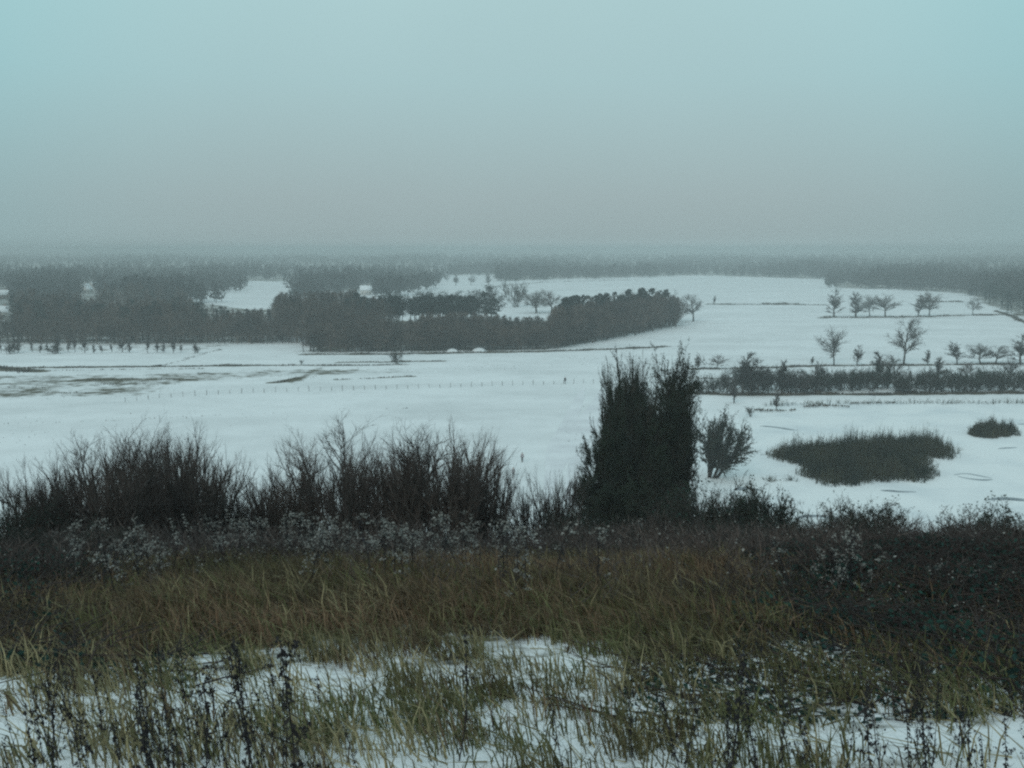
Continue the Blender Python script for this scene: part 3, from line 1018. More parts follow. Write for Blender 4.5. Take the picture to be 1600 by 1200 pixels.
nr = np.random.default_rng(8)
mb = MB()
for pts, hw, st, dens, hh in STRIPS:
    P = line(pts)
    for a, b_ in zip(P[:-1], P[1:]):
        L = np.linalg.norm(b_ - a); n = int(L * hw * 2 * dens * 3)
        if n < 1: continue
        t_ = nr.random(n); d = (b_ - a) / L; o_ = nr.normal(size=n) * hw * .5 + hw * .8 * np.sin(t_ * L / 11.0 + b_[0]) * np.sin(t_ * L / 4.3)
        cl = .5 + .5 * np.sin(t_ * L / 7.0 + a[0]) * np.sin(t_ * L / 2.9)
        keep = nr.random(n) < .45 + .55 * cl
        X = a[0] + (b_ - a)[0] * t_ - d[1] * o_; Y = a[1] + (b_ - a)[1] * t_ + d[0] * o_
        X, Y, cl = X[keep], Y[keep], cl[keep]
        blades(mb, X, Y, hh * (.5 + .8 * cl) * nr.uniform(.6, 1.2, len(X)), np.full(len(X), .16 + hh * .1), nr)
# thin scattered tufts over the half bare ground
for pts, st in SMEARS:
    P = line(pts); x0, y0 = P.min(0); x1, y1 = P.max(0)
    n = int((x1 - x0) * (y1 - y0) * .35 * st)
    n = min(n, 9000)
    X = nr.uniform(x0, x1, n); Y = nr.uniform(y0, y1, n)
    k = inside(X, Y, P) & (wob(X, Y * .5, 6, 7) > -.1) & (np.hypot(X, Y) > 150)
    X, Y = X[k], Y[k]
    if len(X): blades(mb, X, Y, nr.uniform(.15, .38, len(X)), np.full(len(X), .10), nr)
tag(link('rough_grass', mb.mesh('rough_grass', M['heather'])), 'dark rough grass along the ditches and thin patches of the plain', 'grass', kind='stuff')


# ------------------------------------------------------------------ reeds
def reed_bed(name, poly, n, h0, h1, label, seed, z=-.25):
    nr = np.random.default_rng(seed)
    P = smooth_poly(line(poly), 2)
    x0, y0 = P.min(0); x1, y1 = P.max(0)
    X = nr.uniform(x0, x1, n * 3); Y = nr.uniform(y0, y1, n * 3)
    e = seg_dist(X, Y, np.vstack([P, P[:1]]))
    e = np.where(inside(X, Y, P), e, -e) + 1.3 * wob(X, Y, 1.7, seed + 9)
    ins = e > 0
    k = (ins & (nr.random(len(X)) < .35 + .65 * sstep(0, 2.5, e) - .35 * (wob(X, Y, 3.2, seed) > .25)))
    X, Y, e = X[k][:n], Y[k][:n], e[k][:n]
    Hh = (h0 * .8 + (h1 - h0) * nr.random(len(X)) ** 2.2) * (.55 + .45 * sstep(0, 4, e)) * np.where(nr.random(len(X)) < .03, 1.35, 1.0) * (1 + .32 * wob(X, Y, 2.2, seed + 1))
    tab = np.random.default_rng(seed + 50).uniform(.35, 1.6, 997) ** 1.1
    cell = (np.floor(X / .8 + .3 * np.sin(Y)).astype(int) * 31 + np.floor(Y / 1.1).astype(int) * 17) % 997
    Hh = Hh * tab[cell]
    thin = nr.random(len(X)) < np.clip(tab[(cell * 7) % 997] * .9 + .25 * sstep(1, 6, e), 0, 1)
    X, Y, e, Hh = X[thin], Y[thin], e[thin], Hh[thin]
    mb = MB()
    blades(mb, X, Y, Hh, nr.uniform(.03, .06, len(X)), nr, curve=.12, z=np.full(len(X), z - .05))
    # bent side leaves and branching tops
    q = nr.random(len(X)) < .7
    Xq, Yq, Hq = X[q], Y[q], Hh[q]
    p0 = np.stack([Xq, Yq, z + Hq * nr.uniform(.3, .85, len(Xq))], -1)
    d = nr.normal(size=p0.shape) * np.array([.5, .5, .25]) + np.array([0, 0, .7])
    ribbons(mb, np.concatenate([p0, p0 + d * .75, np.full((len(p0), 1), .04), np.zeros((len(p0), 1))], 1), nr)
    return tag(link(name, mb.mesh(name, M['reed'])), label, 'reeds', kind='stuff')


reed_bed('reed_island', [(1192, 712), (1205, 704), (1240, 702), (1290, 694), (1380, 690), (1440, 688), (1497, 700), (1498, 716), (1450, 718),
                         (1466, 738), (1462, 751), (1400, 752), (1350, 757), (1290, 760), (1262, 750), (1240, 728), (1215, 716)], 26000, 1.9, 3.7, 'big dark island of reeds in the frozen pond', 1)
reed_bed('reed_fringe', [(1187, 748), (1200, 744), (1250, 748), (1245, 751), (1205, 752)], 350, .8, 1.3, 'thin pale reeds off the left tip of the big reed island', 2)
reed_bed('reed_island', [(1512, 675), (1530, 668), (1560, 667), (1590, 670), (1592, 680), (1560, 684), (1525, 683)], 7000, 2.0, 3.2, 'small round dark reed island near the right edge', 3)
reed_bed('shore_reeds', [(1195, 631), (1300, 627.5), (1450, 627), (1800, 626), (1800, 630), (1450, 630.5), (1300, 631), (1195, 635)], 2600, 1.0, 2.1, 'sparse reeds along the far shore of the pond', 4)
nrr = np.random.default_rng(4)


# ------------------------------------------------------------------ snow heaps, houses, fence
def snow_heap(px, py, w_, label):
    x, y = gflat(px, py)
    mb = MB(); nu, nv = 16, 7
    V = []; F = []
    for j in range(nv + 1):
        for i in range(nu):
            a = i * 2 * math.pi / nu; e = j / nv * math.pi / 2
            rr = w_ * math.cos(e) * (1 + .12 * math.sin(3 * a + px) + .06 * math.sin(7 * a))
            V.append((rr * math.cos(a), rr * .7 * math.sin(a), w_ * .55 * math.sin(e) * (1 + .1 * math.sin(2 * a)) - .1))
    for j in range(nv):
        for i in range(nu):
            F.append((j * nu + i, j * nu + (i + 1) % nu, (j + 1) * nu + (i + 1) % nu, (j + 1) * nu + i))
    mb.add(V, F)
    o = link('snow_heap', mb.mesh('snow_heap', M['snow'], True), None, (x, y, float(height(x, y))))
    tag(o, label, 'snow heap')


snow_heap(707, 549.5, 2.1, 'rounded snow heap at the foot of the middle wood, left one')
snow_heap(748, 549.0, 2.5, 'wider rounded snow heap at the foot of the middle wood, right one')


def box(mb, x0, x1, y0, y1, z0, z1, m=0):
    V = [(x, y, z) for z in (z0, z1) for y in (y0, y1) for x in (x0, x1)]
    mb.add(V, [(0, 2, 3, 1), (4, 5, 7, 6), (0, 1, 5, 4), (2, 6, 7, 3), (0, 4, 6, 2), (1, 3, 7, 5)], m)


def house(px, py, w_, d_, h_, rh, label, wallm, rz=0.0):
    x, y = gflat(px, py)
    o = empty('house', (x, y, float(height(x, y)) - .2), rz)
    tag(o, label, 'house')
    mb = MB(); box(mb, -w_ / 2, w_ / 2, -d_ / 2, d_ / 2, 0, h_)
    V = [(-w_ / 2, -d_ / 2, h_), (-w_ / 2, d_ / 2, h_), (-w_ / 2, 0, h_ + rh), (w_ / 2, -d_ / 2, h_), (w_ / 2, d_ / 2, h_), (w_ / 2, 0, h_ + rh)]
    mb.add(V, [(0, 2, 1), (3, 4, 5)])
    link('wall', mb.mesh('house_wall', wallm), o)
    mb = MB(); e = .5
    for s in (-1, 1):
        a = [(-w_ / 2 - e, s * (d_ / 2 + e), h_ - e * rh / (d_ / 2)), (w_ / 2 + e, s * (d_ / 2 + e), h_ - e * rh / (d_ / 2)), (w_ / 2 + e, 0, h_ + rh + .02), (-w_ / 2 - e, 0, h_ + rh + .02)]
        top = [(p[0], p[1], p[2] + .35) for p in a]
        mb.add(a + top, [(0, 1, 2, 3), (4, 5, 6, 7), (0, 1, 5, 4), (1, 2, 6, 5), (3, 0, 4, 7)])
    rf = link('roof', mb.mesh('house_roof', M['snow']), o)
    mb = MB(); box(mb, w_ * .2, w_ * .2 + .8, .3, 1.1, h_ + rh * .6, h_ + rh + 1.2)
    link('chimney', mb.mesh('house_chimney', M['brick']), rf)
    nw = max(2, int(w_ // 3))
    wm = MB(); box(wm, -.55, .55, -.06, .03, 0, 1.3); wme = wm.mesh('house_window', M['wall'])
    pm = MB(); box(pm, -.45, .45, -.09, -.05, .1, 1.2); pme = pm.mesh('window_pane', M['pane'])
    for i in range(nw):
        wx = -w_ / 2 + (i + .5) * w_ / nw
        wo = link('window', wme, o, (wx, -d_ / 2 - .005, 1.2))
        link('pane', pme, wo)
        if h_ > 4.5:
            wo = link('window', wme, o, (wx, -d_ / 2 - .005, 3.9)); link('pane', pme, wo)


house(572, 461, 9, 8, 4.5, 3, 'pale far house standing in a gap behind the left wood', M['wall'], .2)
house(134, 459, 8, 8, 4.5, 4, 'white gabled house in the woods on the left, nearer of two', M['wall'], 1.3)
house(147, 453, 7, 8, 4, 3.5, 'smaller white house right behind the gabled one', M['wall'], 1.2)
house(176, 454, 17, 9, 3.5, 3, 'long low snow roofed building right of the gabled houses', M['brick'], .05)
house(5, 467, 11, 9, 3.5, 3, 'large snow roofed building at the left edge of the far wood', M['brick'], -.1)
house(3, 497, 7, 7, 4, 2.5, 'pale house wall at the left edge in front of the far wood', M['wall'], .3)

fo = empty('field_fence', (*gflat(560, 608), 0.0))
tag(fo, 'thin wire fence on wooden posts crossing the snowfield', 'fence')
FP = line([(196, 628), (250, 622), (330, 617), (400, 613.5), (470, 611.5), (530, 610.5), (620, 607.5), (700, 605.5), (800, 602), (870, 600.5), (940, 598), (1000, 595)])
pm = MB(); tubes(pm, [[0, 0, -.3, .02, 0, 1.25, .075, .065]], 6)
box(pm, -.06, .06, -.06, .06, 1.2, 1.27)
pme = pm.mesh('fence_post', M['post'])
seglen = np.r_[0, np.cumsum(np.linalg.norm(np.diff(FP, axis=0), axis=1))]
npost = int(seglen[-1] / 2.9)
fr = random.Random(3); tops = []
ox, oy, oz = fo.location
for i in range(npost + 1):
    s = seglen[-1] * i / npost
    x = np.interp(s, seglen, FP[:, 0]) ; y = np.interp(s, seglen, FP[:, 1])
    z = float(height(x, y))
    p = link('post', pme, fo, (x - ox, y - oy, z - oz))
    p.scale = (fr.uniform(.7, 1.1),) * 2 + (fr.uniform(.7, 1.15),)
    p.rotation_euler = (fr.gauss(0, .05), fr.gauss(0, .06), fr.uniform(0, 3))
    tops.append((x - ox, y - oy, z - oz))
for hz in (.45, .95):
    mb = MB(); S_ = [[*a[:2], a[2] + hz, *b_[:2], b_[2] + hz, .012, .012] for a, b_ in zip(tops[:-1], tops[1:])]
    tubes(mb, S_, 3)
    link('wire', mb.mesh('fence_wire', M['wire']), fo)


# ------------------------------------------------------------------ people
def skin_obj(name, verts, edges, radii, material, parent, root=0):
    me = bpy.data.meshes.new(name)
    me.from_pydata(verts, edges, [])
    me.materials.append(material)
    o = link(name, me, parent)
    md = o.modifiers.new('skin', 'SKIN')
    sv = me.skin_vertices[0].data if me.skin_vertices else None
    if sv is None:
        return o
    for v, r in zip(sv, radii):
        v.radius = r if isinstance(r, tuple) else (r, r)
    sv[root].use_root = True
    md.use_smooth_shade = True
    s = o.modifiers.new('sub', 'SUBSURF'); s.levels = 1; s.render_levels = 1
    return o


def person(px, py, rz, coat, label, group=None, stride=.14, hood=False, scale=1.0):
    x, y = gflat(px, py)
    o = empty('person', (x, y, float(height(x, y))), rz)
    o.scale = (scale,) * 3
    tag(o, label, 'person', group)
    s = stride
    V = [(0, 0, .95), (0, 0, 1.15), (0, 0, 1.38), (0, 0, 1.50), (0, -.02, 1.62), (0, -.02, 1.72),
         (-.10, 0, .90), (-.11, -s, .50), (-.11, -s * 1.2, .09), (-.11, -s * 1.2 - .15, .05),
         (.10, 0, .90), (.11, s * .6, .50), (.11, s * 1.8, .12), (.11, s * 1.8 - .15, .05),
         (-.19, 0, 1.42), (-.26, s * .5, 1.15), (-.25, -.02 + s, .90), (-.25, -.05 + s, .80),
         (.19, 0, 1.42), (.26, -s * .5, 1.15), (.25, -.1 - s, .92), (.25, -.15 - s, .83)]
    E = [(0, 1), (1, 2), (2, 3), (3, 4), (4, 5), (0, 6), (6, 7), (7, 8), (8, 9), (0, 10), (10, 11), (11, 12), (12, 13),
         (2, 14), (14, 15), (15, 16), (16, 17), (2, 18), (18, 19), (19, 20), (20, 21)]
    Rr = [.13, .12, .14, .055, .095, .085, .085, .06, .045, .04, .085, .06, .045, .04, .06, .045, .035, .035, .06, .045, .035, .035]
    skin_obj('body', V, E, Rr, M['skin'], o)
    CV = [(0, 0, .72), (0, 0, .95), (0, 0, 1.18), (0, 0, 1.40), (0, 0, 1.47), (-.20, 0, 1.42), (-.27, s * .5, 1.15), (-.26, s, .93),
          (.20, 0, 1.42), (.27, -s * .5, 1.15), (.26, -.1 - s, .95)]
    skin_obj('coat', CV, [(0, 1), (1, 2), (2, 3), (3, 4), (3, 5), (5, 6), (6, 7), (3, 8), (8, 9), (9, 10)],
             [(.23, .19), (.20, .16), (.19, .15), (.19, .14), .09, .08, .065, .055, .08, .065, .055], coat, o, 1)
    skin_obj('trousers', [(0, 0, .92), (-.10, 0, .86), (-.11, -s, .50), (-.11, -s * 1.2, .12), (.10, 0, .86), (.11, s * .6, .50), (.11, s * 1.8, .15)],
             [(0, 1), (1, 2), (2, 3), (0, 4), (4, 5), (5, 6)], [.15, .105, .08, .07, .105, .08, .07], M['trousers'], o)
    for sx, sy in ((-.11, -s * 1.2), (.11, s * 1.8)):
        skin_obj('boot', [(sx, sy + .03, .06), (sx, sy - .10, .055), (sx, sy - .19, .045)], [(0, 1), (1, 2)], [.065, .06, .05], M['weed'], o)
    if hood:
        skin_obj('hat', [(0, .0, 1.68), (0, .0, 1.76), (0, .01, 1.86)], [(0, 1), (1, 2)], [.11, .10, .03], coat, o)
    else:
        skin_obj('hat', [(0, .0, 1.70), (0, .0, 1.79)], [(0, 1)], [.105, .09], M['coat_dark'], o)
    return o


person(883, 599.5, .6, M['coat_dark'], 'dark clothed person standing at the field fence', scale=1.12)
person(816, 722, .25, M['coat_mauve'], 'walker in a pale mauve coat with a pointed hat, farther of the two', 'two walkers on the snowfield', hood=True, stride=.08)
person(802, 746, -.1, M['coat_grey'], 'walker in a pale grey coat with a dark cap, nearer of the two', 'two walkers on the snowfield', stride=.07)

# ------------------------------------------------------------------ the dark tree mass at the foot of the hill
def col_levels(k1, k2, k3, lr=.20):
    return [dict(n=10, wander=.025, up=.02, kids=k1, a0=30, a1=68, lr=lr, rr=.4, start=.04, shape=lambda s: .85 + .35 * math.sin(math.pi * s), tip=.12),
            dict(n=4, wander=.09, up=.10, kids=k2, a0=12, a1=36, lr=.42, rr=.5, start=.1),
            dict(n=2, wander=.12, up=.08, kids=k3, a0=12, a1=40, lr=.55, rr=.6, start=.05),
            dict(n=1, wander=.1, up=.05, kids=0, a0=0, a1=0, lr=0, rr=0, start=0)]


COLT = [tree_meshes('column_tree', 400 + i, col_levels(130, 11, 5), 18, .22, M['bark'], M['dark_twig'], 1, 1, 3.0, leafs=(1.0, .07, M['needle'], 3)) for i in range(3)]
ROUNDT = [tree_meshes('dark_tree', 410 + i, [dict(n=8, wander=.04, up=.02, kids=130, a0=35, a1=88, lr=.21, rr=.4, start=.08, shape=lambda s: .85 + .40 * s, tip=.25), dict(n=4, wander=.12, up=.03, kids=11, a0=20, a1=55, lr=.42, rr=.5, start=.1)] + col_levels(0, 10, 5)[2:], 18, .24, M['bark'], M['dark_twig'], 1, 1, 3.0, leafs=(1.0, .075, M['needle'], 2)) for i in range(2)]
BROOM = [bush_meshes(440 + i, 18, M['bark'], M['dark_twig'], 16, 13, 9, 5.0, .15, lf=(1.0, .075, M['needle'], 2), k3=5) for i in range(3)]
FEATH = [tree_meshes('feather_tree', 420 + i, col_levels(60, 9, 4, .16), 18, .15, M['bark'], M['twig'], 1, 1, 1.6) for i in range(2)]
MASS = [  # px, top row, distance, mesh, width, label
    (998, 545, 74, FEATH[0], .8, 'slim feathery bare tree top in the middle of the dark tree mass'),
    (986, 556, 73, FEATH[1], .9, 'feathery bare tree left of the slimmest top of the dark mass'),
    (1040, 543, 70, ROUNDT[0], .52, 'tall dark round topped tree at the right of the dark mass'),
    (1058, 552, 71, ROUNDT[1], .52, 'second round topped dark tree, right shoulder of the mass'),
    (984, 555, 74, BROOM[1], .38, 'dark tree forming the left shoulder of the mass'),
    (972, 566, 70, BROOM[2], .30, 'dark tree on the outermost left shoulder of the mass'),
    (996, 560, 72, BROOM[0], .36, 'dark tree between the left shoulder and the middle'),
    (1006, 602, 69, COLT[1], .50, 'dark tree filling the middle of the mass'),
    (1072, 585, 68, ROUNDT[1], .36, 'dark tree leaning out of the right shoulder of the mass'),
    (1070, 622, 66, ROUNDT[0], .38, 'bulging dark tree on the right flank of the mass'),
    (1042, 610, 64, COLT[2], .55, 'dark tree below the round topped one'),
    (990, 600, 64, BROOM[2], .44, 'lower dark tree in front of the left shoulder'),
    (966, 592, 66, COLT[0], .36, 'dark tree low on the slanting left side of the mass'),
    (956, 628, 62, COLT[1], .44, 'dark tree lower still on the slanting left side of the mass'),
    (1000, 650, 58, COLT[1], .70, 'short dark tree at the front foot of the mass'),
    (1020, 690, 55, COLT[0], .72, 'short dark tree at the right front foot of the mass'),
    (962, 660, 56, COLT[2], .85, 'short dark tree at the left front foot of the mass'),
    (908, 732, 54, COLT[2], .85, 'lowest small dark tree at the far left foot of the mass'),
    (932, 684, 56, COLT[1], .75, 'small dark tree beside the left foot of the mass'),
    (955, 745, 48, COLT[2], 1.4, 'shortest dark tree in the very front of the mass'),
    (1010, 750, 46, COLT[1], 1.3, 'second shortest dark tree in the very front of the mass'),
]
for px, tr, d, me, wd, lab in MASS:
    x, h = top_h(px, tr, d)
    place_tree(me, 'dark_tree', x, d, h, 18, lab, 'tree', 'dark tree mass below the hill', wd, rg.uniform(0, 6.28))

FANB = bush_meshes(330, 4, M['bark'], M['dark_twig'], 18, 8, 7, 6.0, .42, lf=(.6, .04, M['needle'], 2))
px_tree(FANB, 'leaning_sapling', 1114, 744, 634, 'fan shaped dark sapling leaning right between the tree mass and pond', 'tree', None, 4, 1.0, (0, R(17), 0))
px_tree(NARROW[0], 'leaning_sapling', 1106, 738, 668, 'thin pale trunked sapling at the left side of the fan shaped one', 'tree', None, 12, .7, (0, R(-4), 0))
px_tree(NARROW[2], 'slender_tree', 1076, 720, 695, 'tiny sapling on the snow at the right foot of the tree mass', 'tree', None, 12, .9)

# ------------------------------------------------------------------ shrubs on the slope
SHRUB = [bush_meshes(500 + i, 3, M['bark'], M['twig'], 22, 7, 6, 1.3, .24, k3=4) for i in range(4)]
SAPL = [tree_meshes('slope_sapling', 510 + i, [dict(n=8, wander=.05, up=.03, kids=28, a0=14, a1=42, lr=.38, rr=.5, start=.18, shape=lambda s: 1.1 - .5 * s, tip=.2),
                                              dict(n=5, wander=.09, up=.07, kids=10, a0=14, a1=42, lr=.42, rr=.55, start=.15),
                                              dict(n=3, wander=.12, up=.05, kids=4, a0=14, a1=45, lr=.5, rr=.7, start=.1),
                                              dict(n=2, wander=.1, up=.03, kids=0, a0=0, a1=0, lr=0, rr=0, start=0)], 3.2, .026, M['bark'], M['twig'], 1, 2, 1.7) for i in range(4)]
LOWB = [bush_meshes(520 + i, 2, M['bark'], M['dark_twig'], 16, 8, 6, 2.0, .6, lf=(.35, .022, M['bramble'], 1)) for i in range(3)]

SHR = [  # px, top row, distance, kind, width, label
    (18, 770, 17, 'L', 1.0, 'dark low shrub cut by the left edge of the photo'),
    (62, 735, 18, 'S', 1.0, 'tangled shrub under the tall umbel stalk at the left'),
    (105, 712, 19, 'S', 1.1, 'bushy dark shrub left of the tall twin saplings'),
    (140, 690, 18, 'T', 1.2, 'thin sapling rising between the left shrubs'),
    (178, 700, 17, 'S', 1.1, 'darkest dense shrub in the left group'),
    (196, 665, 20, 'T', 1.0, 'left one of the twin saplings above the left shrubs'),
    (219, 658, 20, 'T', 1.0, 'right one of the twin saplings, tallest of the left group'),
    (246, 684, 21, 'S', 1.1, 'rounded broom like shrub, highest of the left group'),
    (282, 690, 21, 'S', 1.1, 'broom like shrub right of the rounded one'),
    (318, 718, 20, 'S', 1.0, 'rounded shrub sloping down at the right of the left group'),
    (346, 762, 22, 'S', .9, 'last small shrub of the left group before the gap'),
    (392, 768, 21, 'S', 1.0, 'low grey shrub in the gap between shrub groups'),
    (432, 748, 20, 'S', 1.0, 'grey shrub at the left foot of the tall middle saplings'),
    (470, 700, 21, 'T', 1.3, 'first slim sapling of the middle group'),
    (490, 672, 20, 'T', 1.2, 'slim upright sapling with dark top in the middle group'),
    (532, 668, 21, 'T', 1.5, 'forked sapling with wide fine twigs in the middle group'),
    (560, 705, 23, 'T', 1.2, 'fine twigged sapling behind the forked one'),
    (588, 712, 22, 'S', .9, 'small shrub between the forked sapling and the dark trunk'),
    (622, 668, 20, 'T', 1.4, 'sapling with a dark straight trunk in the middle group'),
    (655, 712, 23, 'S', .8, 'slight shrub behind the dark trunked sapling'),
    (682, 664, 20, 'T', 1.9, 'densest and tallest sapling of the middle group'),
    (700, 690, 19, 'S', 1.0, 'thick dark green shrub at the foot of the densest sapling'),
    (732, 690, 21, 'T', 1.5, 'sapling with outward arching twigs right of the densest'),
    (762, 722, 21, 'S', .8, 'shrub at the right end of the middle group'),
    (792, 806, 22, 'S', .7, 'low shrub beneath the two walkers'),
    (836, 745, 23, 'S', .9, 'grey twiggy shrub right of the two walkers'),
    (872, 738, 22, 'S', .9, 'dark twiggy shrub touching the left foot of the tree mass'),
    (905, 790, 20, 'L', 1.1, 'low dark shrub in front of the left foot of the tree mass'),
    (1062, 782, 40, 'S', 1.0, 'upright shrub right of the front foot of the tree mass'),
    (1100, 752, 42, 'S', 1.1, 'dark shrub under the fan shaped sapling'),
    (1150, 768, 38, 'L', 1.0, 'broad dark shrub left of the near pond shore'),
    (1185, 800, 36, 'L', .9, 'dark shrub sloping down to the near pond shore'),
    (1240, 826, 40, 'S', 1.0, 'grey shrub at the near pond shore under the curved crack'),
    (1285, 832, 44, 'S', 1.0, 'second grey shrub along the near pond shore'),
    (1330, 795, 42, 'S', 1.0, 'rounded grey shrub standing highest on the near shore'),
    (1368, 826, 40, 'L', 1.0, 'dark shrub right of the highest near shore shrub'),
    (1412, 792, 46, 'T', 1.6, 'pale feathery bush against the pond snow'),
    (1450, 850, 40, 'L', 1.0, 'low dark shrub under the feathery pale bush'),
    (1500, 830, 42, 'S', 1.1, 'grey spreading shrub at the near shore on the right'),
    (1545, 815, 40, 'S', 1.1, 'second spreading grey shrub toward the right edge'),
    (1590, 803, 40, 'L', 1.1, 'tall dark shrub cut by the right edge'),
    (1130, 850, 24, 'L', 1.2, 'near dark shrub left of the black thicket'),
    (1210, 868, 22, 'L', 1.2, 'dark shrub over the black thicket, leftmost'),
    (1290, 880, 20, 'L', 1.2, 'dark shrub over the black thicket, second from left'),
    (1370, 878, 20, 'L', 1.2, 'dark shrub over the black thicket, middle'),
    (1450, 885, 18, 'L', 1.2, 'dark shrub over the black thicket, fourth from left'),
    (1520, 872, 18, 'L', 1.2, 'dark shrub over the black thicket, fifth from left'),
    (1590, 868, 17, 'L', 1.2, 'dark shrub over the black thicket at the right edge'),
    (1082, 764, 44, 'D', .7, 'dense dark shrub touching the right foot of the tree mass'),
    (1122, 764, 40, 'D', .8, 'dense dark shrub under the fan shaped sapling, in front of the snow'),
    (1160, 752, 42, 'D', .8, 'dense dark shrub at the left corner of the near pond shore'),
    (1192, 768, 38, 'D', .8, 'dense dark shrub falling away toward the curved ice crack'),
    (1228, 806, 38, 'D', .8, 'dense low shrub just under the curved ice crack'),
    (1268, 812, 42, 'D', .8, 'dense shrub right below the curved ice crack'),
    (1312, 788, 40, 'D', .8, 'dense shrub on the left flank of the highest near shore shrub'),
    (1348, 786, 42, 'D', .8, 'dense shrub on the right flank of the highest near shore shrub'),
    (1392, 812, 40, 'D', .8, 'dense shrub left of the pale feathery bush foot'),
    (1432, 822, 42, 'D', .8, 'dense shrub right of the pale feathery bush foot'),
    (1478, 822, 38, 'D', .8, 'dense shrub at the lowest dip of the near shore line'),
    (1518, 806, 42, 'D', .8, 'dense shrub rising toward the right edge, first of three'),
    (1556, 792, 40, 'D', .8, 'dense shrub rising toward the right edge, second of three'),
    (1600, 782, 38, 'D', .8, 'dense shrub rising toward the right edge, last of three'),
    (1100, 805, 28, 'D', .8, 'dense dark shrub halfway down between tree mass and brow'),
    (1180, 822, 26, 'D', .8, 'dense dark shrub below the left corner of the pond'),
    (1330, 826, 25, 'D', .8, 'dense dark shrub halfway down under the highest near shore shrub'),
    (1440, 842, 24, 'D', .8, 'dense dark shrub halfway down under the feathery bush'),
    (1560, 824, 24, 'D', .8, 'dense dark shrub halfway down before the right edge'),
    (885, 800, 26, 'D', .8, 'dense dark shrub halfway down left of the tree mass'),
    (35, 745, 22, 'S', 1.1, 'grey shrub standing behind the low one at the left edge'),
    (85, 728, 22, 'S', 1.1, 'grey shrub behind the tangled one at the left'),
    (160, 705, 23, 'S', 1.1, 'grey shrub behind the darkest one of the left group'),
    (228, 692, 23, 'S', 1.1, 'grey shrub behind the twin saplings'),
    (268, 682, 19, 'S', 1.0, 'upright twiggy shrub at the crest of the left group'),
    (300, 698, 18, 'S', 1.0, 'upright twiggy shrub on the right shoulder of the left group'),
    (410, 748, 24, 'S', 1.1, 'grey shrub behind the gap between the shrub groups'),
    (452, 722, 23, 'S', 1.0, 'grey shrub behind the first slim sapling'),
    (508, 700, 23, 'S', 1.0, 'grey shrub behind the slim upright sapling'),
    (545, 695, 19, 'S', 1.0, 'upright twiggy shrub at the foot of the forked sapling'),
    (605, 700, 21, 'S', 1.0, 'upright twiggy shrub left of the dark straight trunk'),
    (645, 690, 19, 'S', 1.0, 'upright twiggy shrub right of the dark straight trunk'),
    (712, 680, 22, 'S', 1.0, 'upright twiggy shrub behind the densest sapling'),
    (750, 700, 20, 'S', 1.0, 'upright twiggy shrub under the outward arching sapling'),
    (470, 838, 14, 'L', 1.0, 'low scrubby bush among the pale seed heads, below the first slim sapling'),
    (600, 846, 13, 'L', .9, 'low scrubby bush among the pale seed heads, below the straight trunk'),
    (735, 842, 14, 'L', 1.0, 'low scrubby bush among the pale seed heads, below the arching sapling'),
    (850, 838, 14, 'L', 1.0, 'low scrubby bush below the grey twiggy shrub'),
    (940, 852, 12, 'L', 1.2, 'low scrubby bush in front of the tree mass, left one'),
    (1000, 842, 14, 'L', 1.0, 'low scrubby bush in front of the tree mass, middle one'),
    (1058, 856, 12, 'L', 1.2, 'low scrubby bush in front of the tree mass, right one'),
    (1110, 845, 13, 'L', 1.0, 'low scrubby bush just right of the tree mass foot'),
    (270, 862, 11, 'L', .9, 'low scrubby bush beside the frosted patch on the left'),
    (1260, 858, 12, 'L', 1.2, 'tangled bush on the crest of the right thicket, left one'),
    (1405, 852, 12, 'L', 1.2, 'tangled bush on the crest of the right thicket, middle one'),
    (1500, 846, 12, 'L', 1.3, 'tangled bush on the crest of the right thicket, right one'),
    (1150, 862, 15, 'L', 1.3, 'near black bush left end of the right hand scrub'),
    (1225, 890, 13, 'L', 1.3, 'near black bush second in the right hand scrub'),
    (1300, 905, 11, 'L', 1.2, 'near black bush third in the right hand scrub'),
    (1385, 915, 10, 'L', 1.2, 'near black bush behind the pale frosted head on the right'),
    (1465, 900, 10, 'L', 1.3, 'near black bush right of the pale frosted head'),
    (1545, 890, 10, 'L', 1.3, 'large near black bush before the right edge'),
    (1600, 940, 8, 'L', 1.3, 'nearest black bush cut by the right edge'),
    (1520, 960, 7.5, 'L', 1.2, 'nearest black bush low in the right hand corner'),
    (1430, 975, 7.2, 'L', 1.1, 'low black bush above the snowy weeds on the right'),
    (1350, 985, 7.0, 'L', 1.0, 'low black bush left of the snowy weeds on the right'),
    (30, 820, 14, 'L', 1.1, 'near dark shrub at the left edge below the slope shrubs'),
    (110, 812, 14, 'L', 1.1, 'near dark shrub second from the left edge'),
    (185, 822, 14, 'L', 1.1, 'near dark shrub left of the pale seed heads'),
]
KK = {'D': (EVER + FBUSH[:1] + [FANB], 4), 'S': (SHRUB, 3), 'T': (SAPL, 3.2), 'L': (LOWB, 2)}
for i, (px, tr, d, k, wd, lab) in enumerate(SHR):
    ms, H = KK[k]
    x, h = top_h(px, tr, d)
    if h > .3:
        # keep slope plants as broad as their kind, whatever their height
        h *= 1.12 if px > 1090 or k in 'ST' else 1.0
        wf = wd * (.9 if k == 'S' and px < 1000 else 1.25) * (min(h, 4.5) / h)
        place_tree(ms[i % len(ms)], {'D': 'dense_shrub', 'S': 'bare_shrub', 'T': 'bare_sapling', 'L': 'dark_shrub'}[k], x, d, h, H, lab, 'shrub', None, wf, rg.uniform(0, 6.28), parts=('stems', 'twigs') if k != 'T' else ('trunk', 'twigs'))


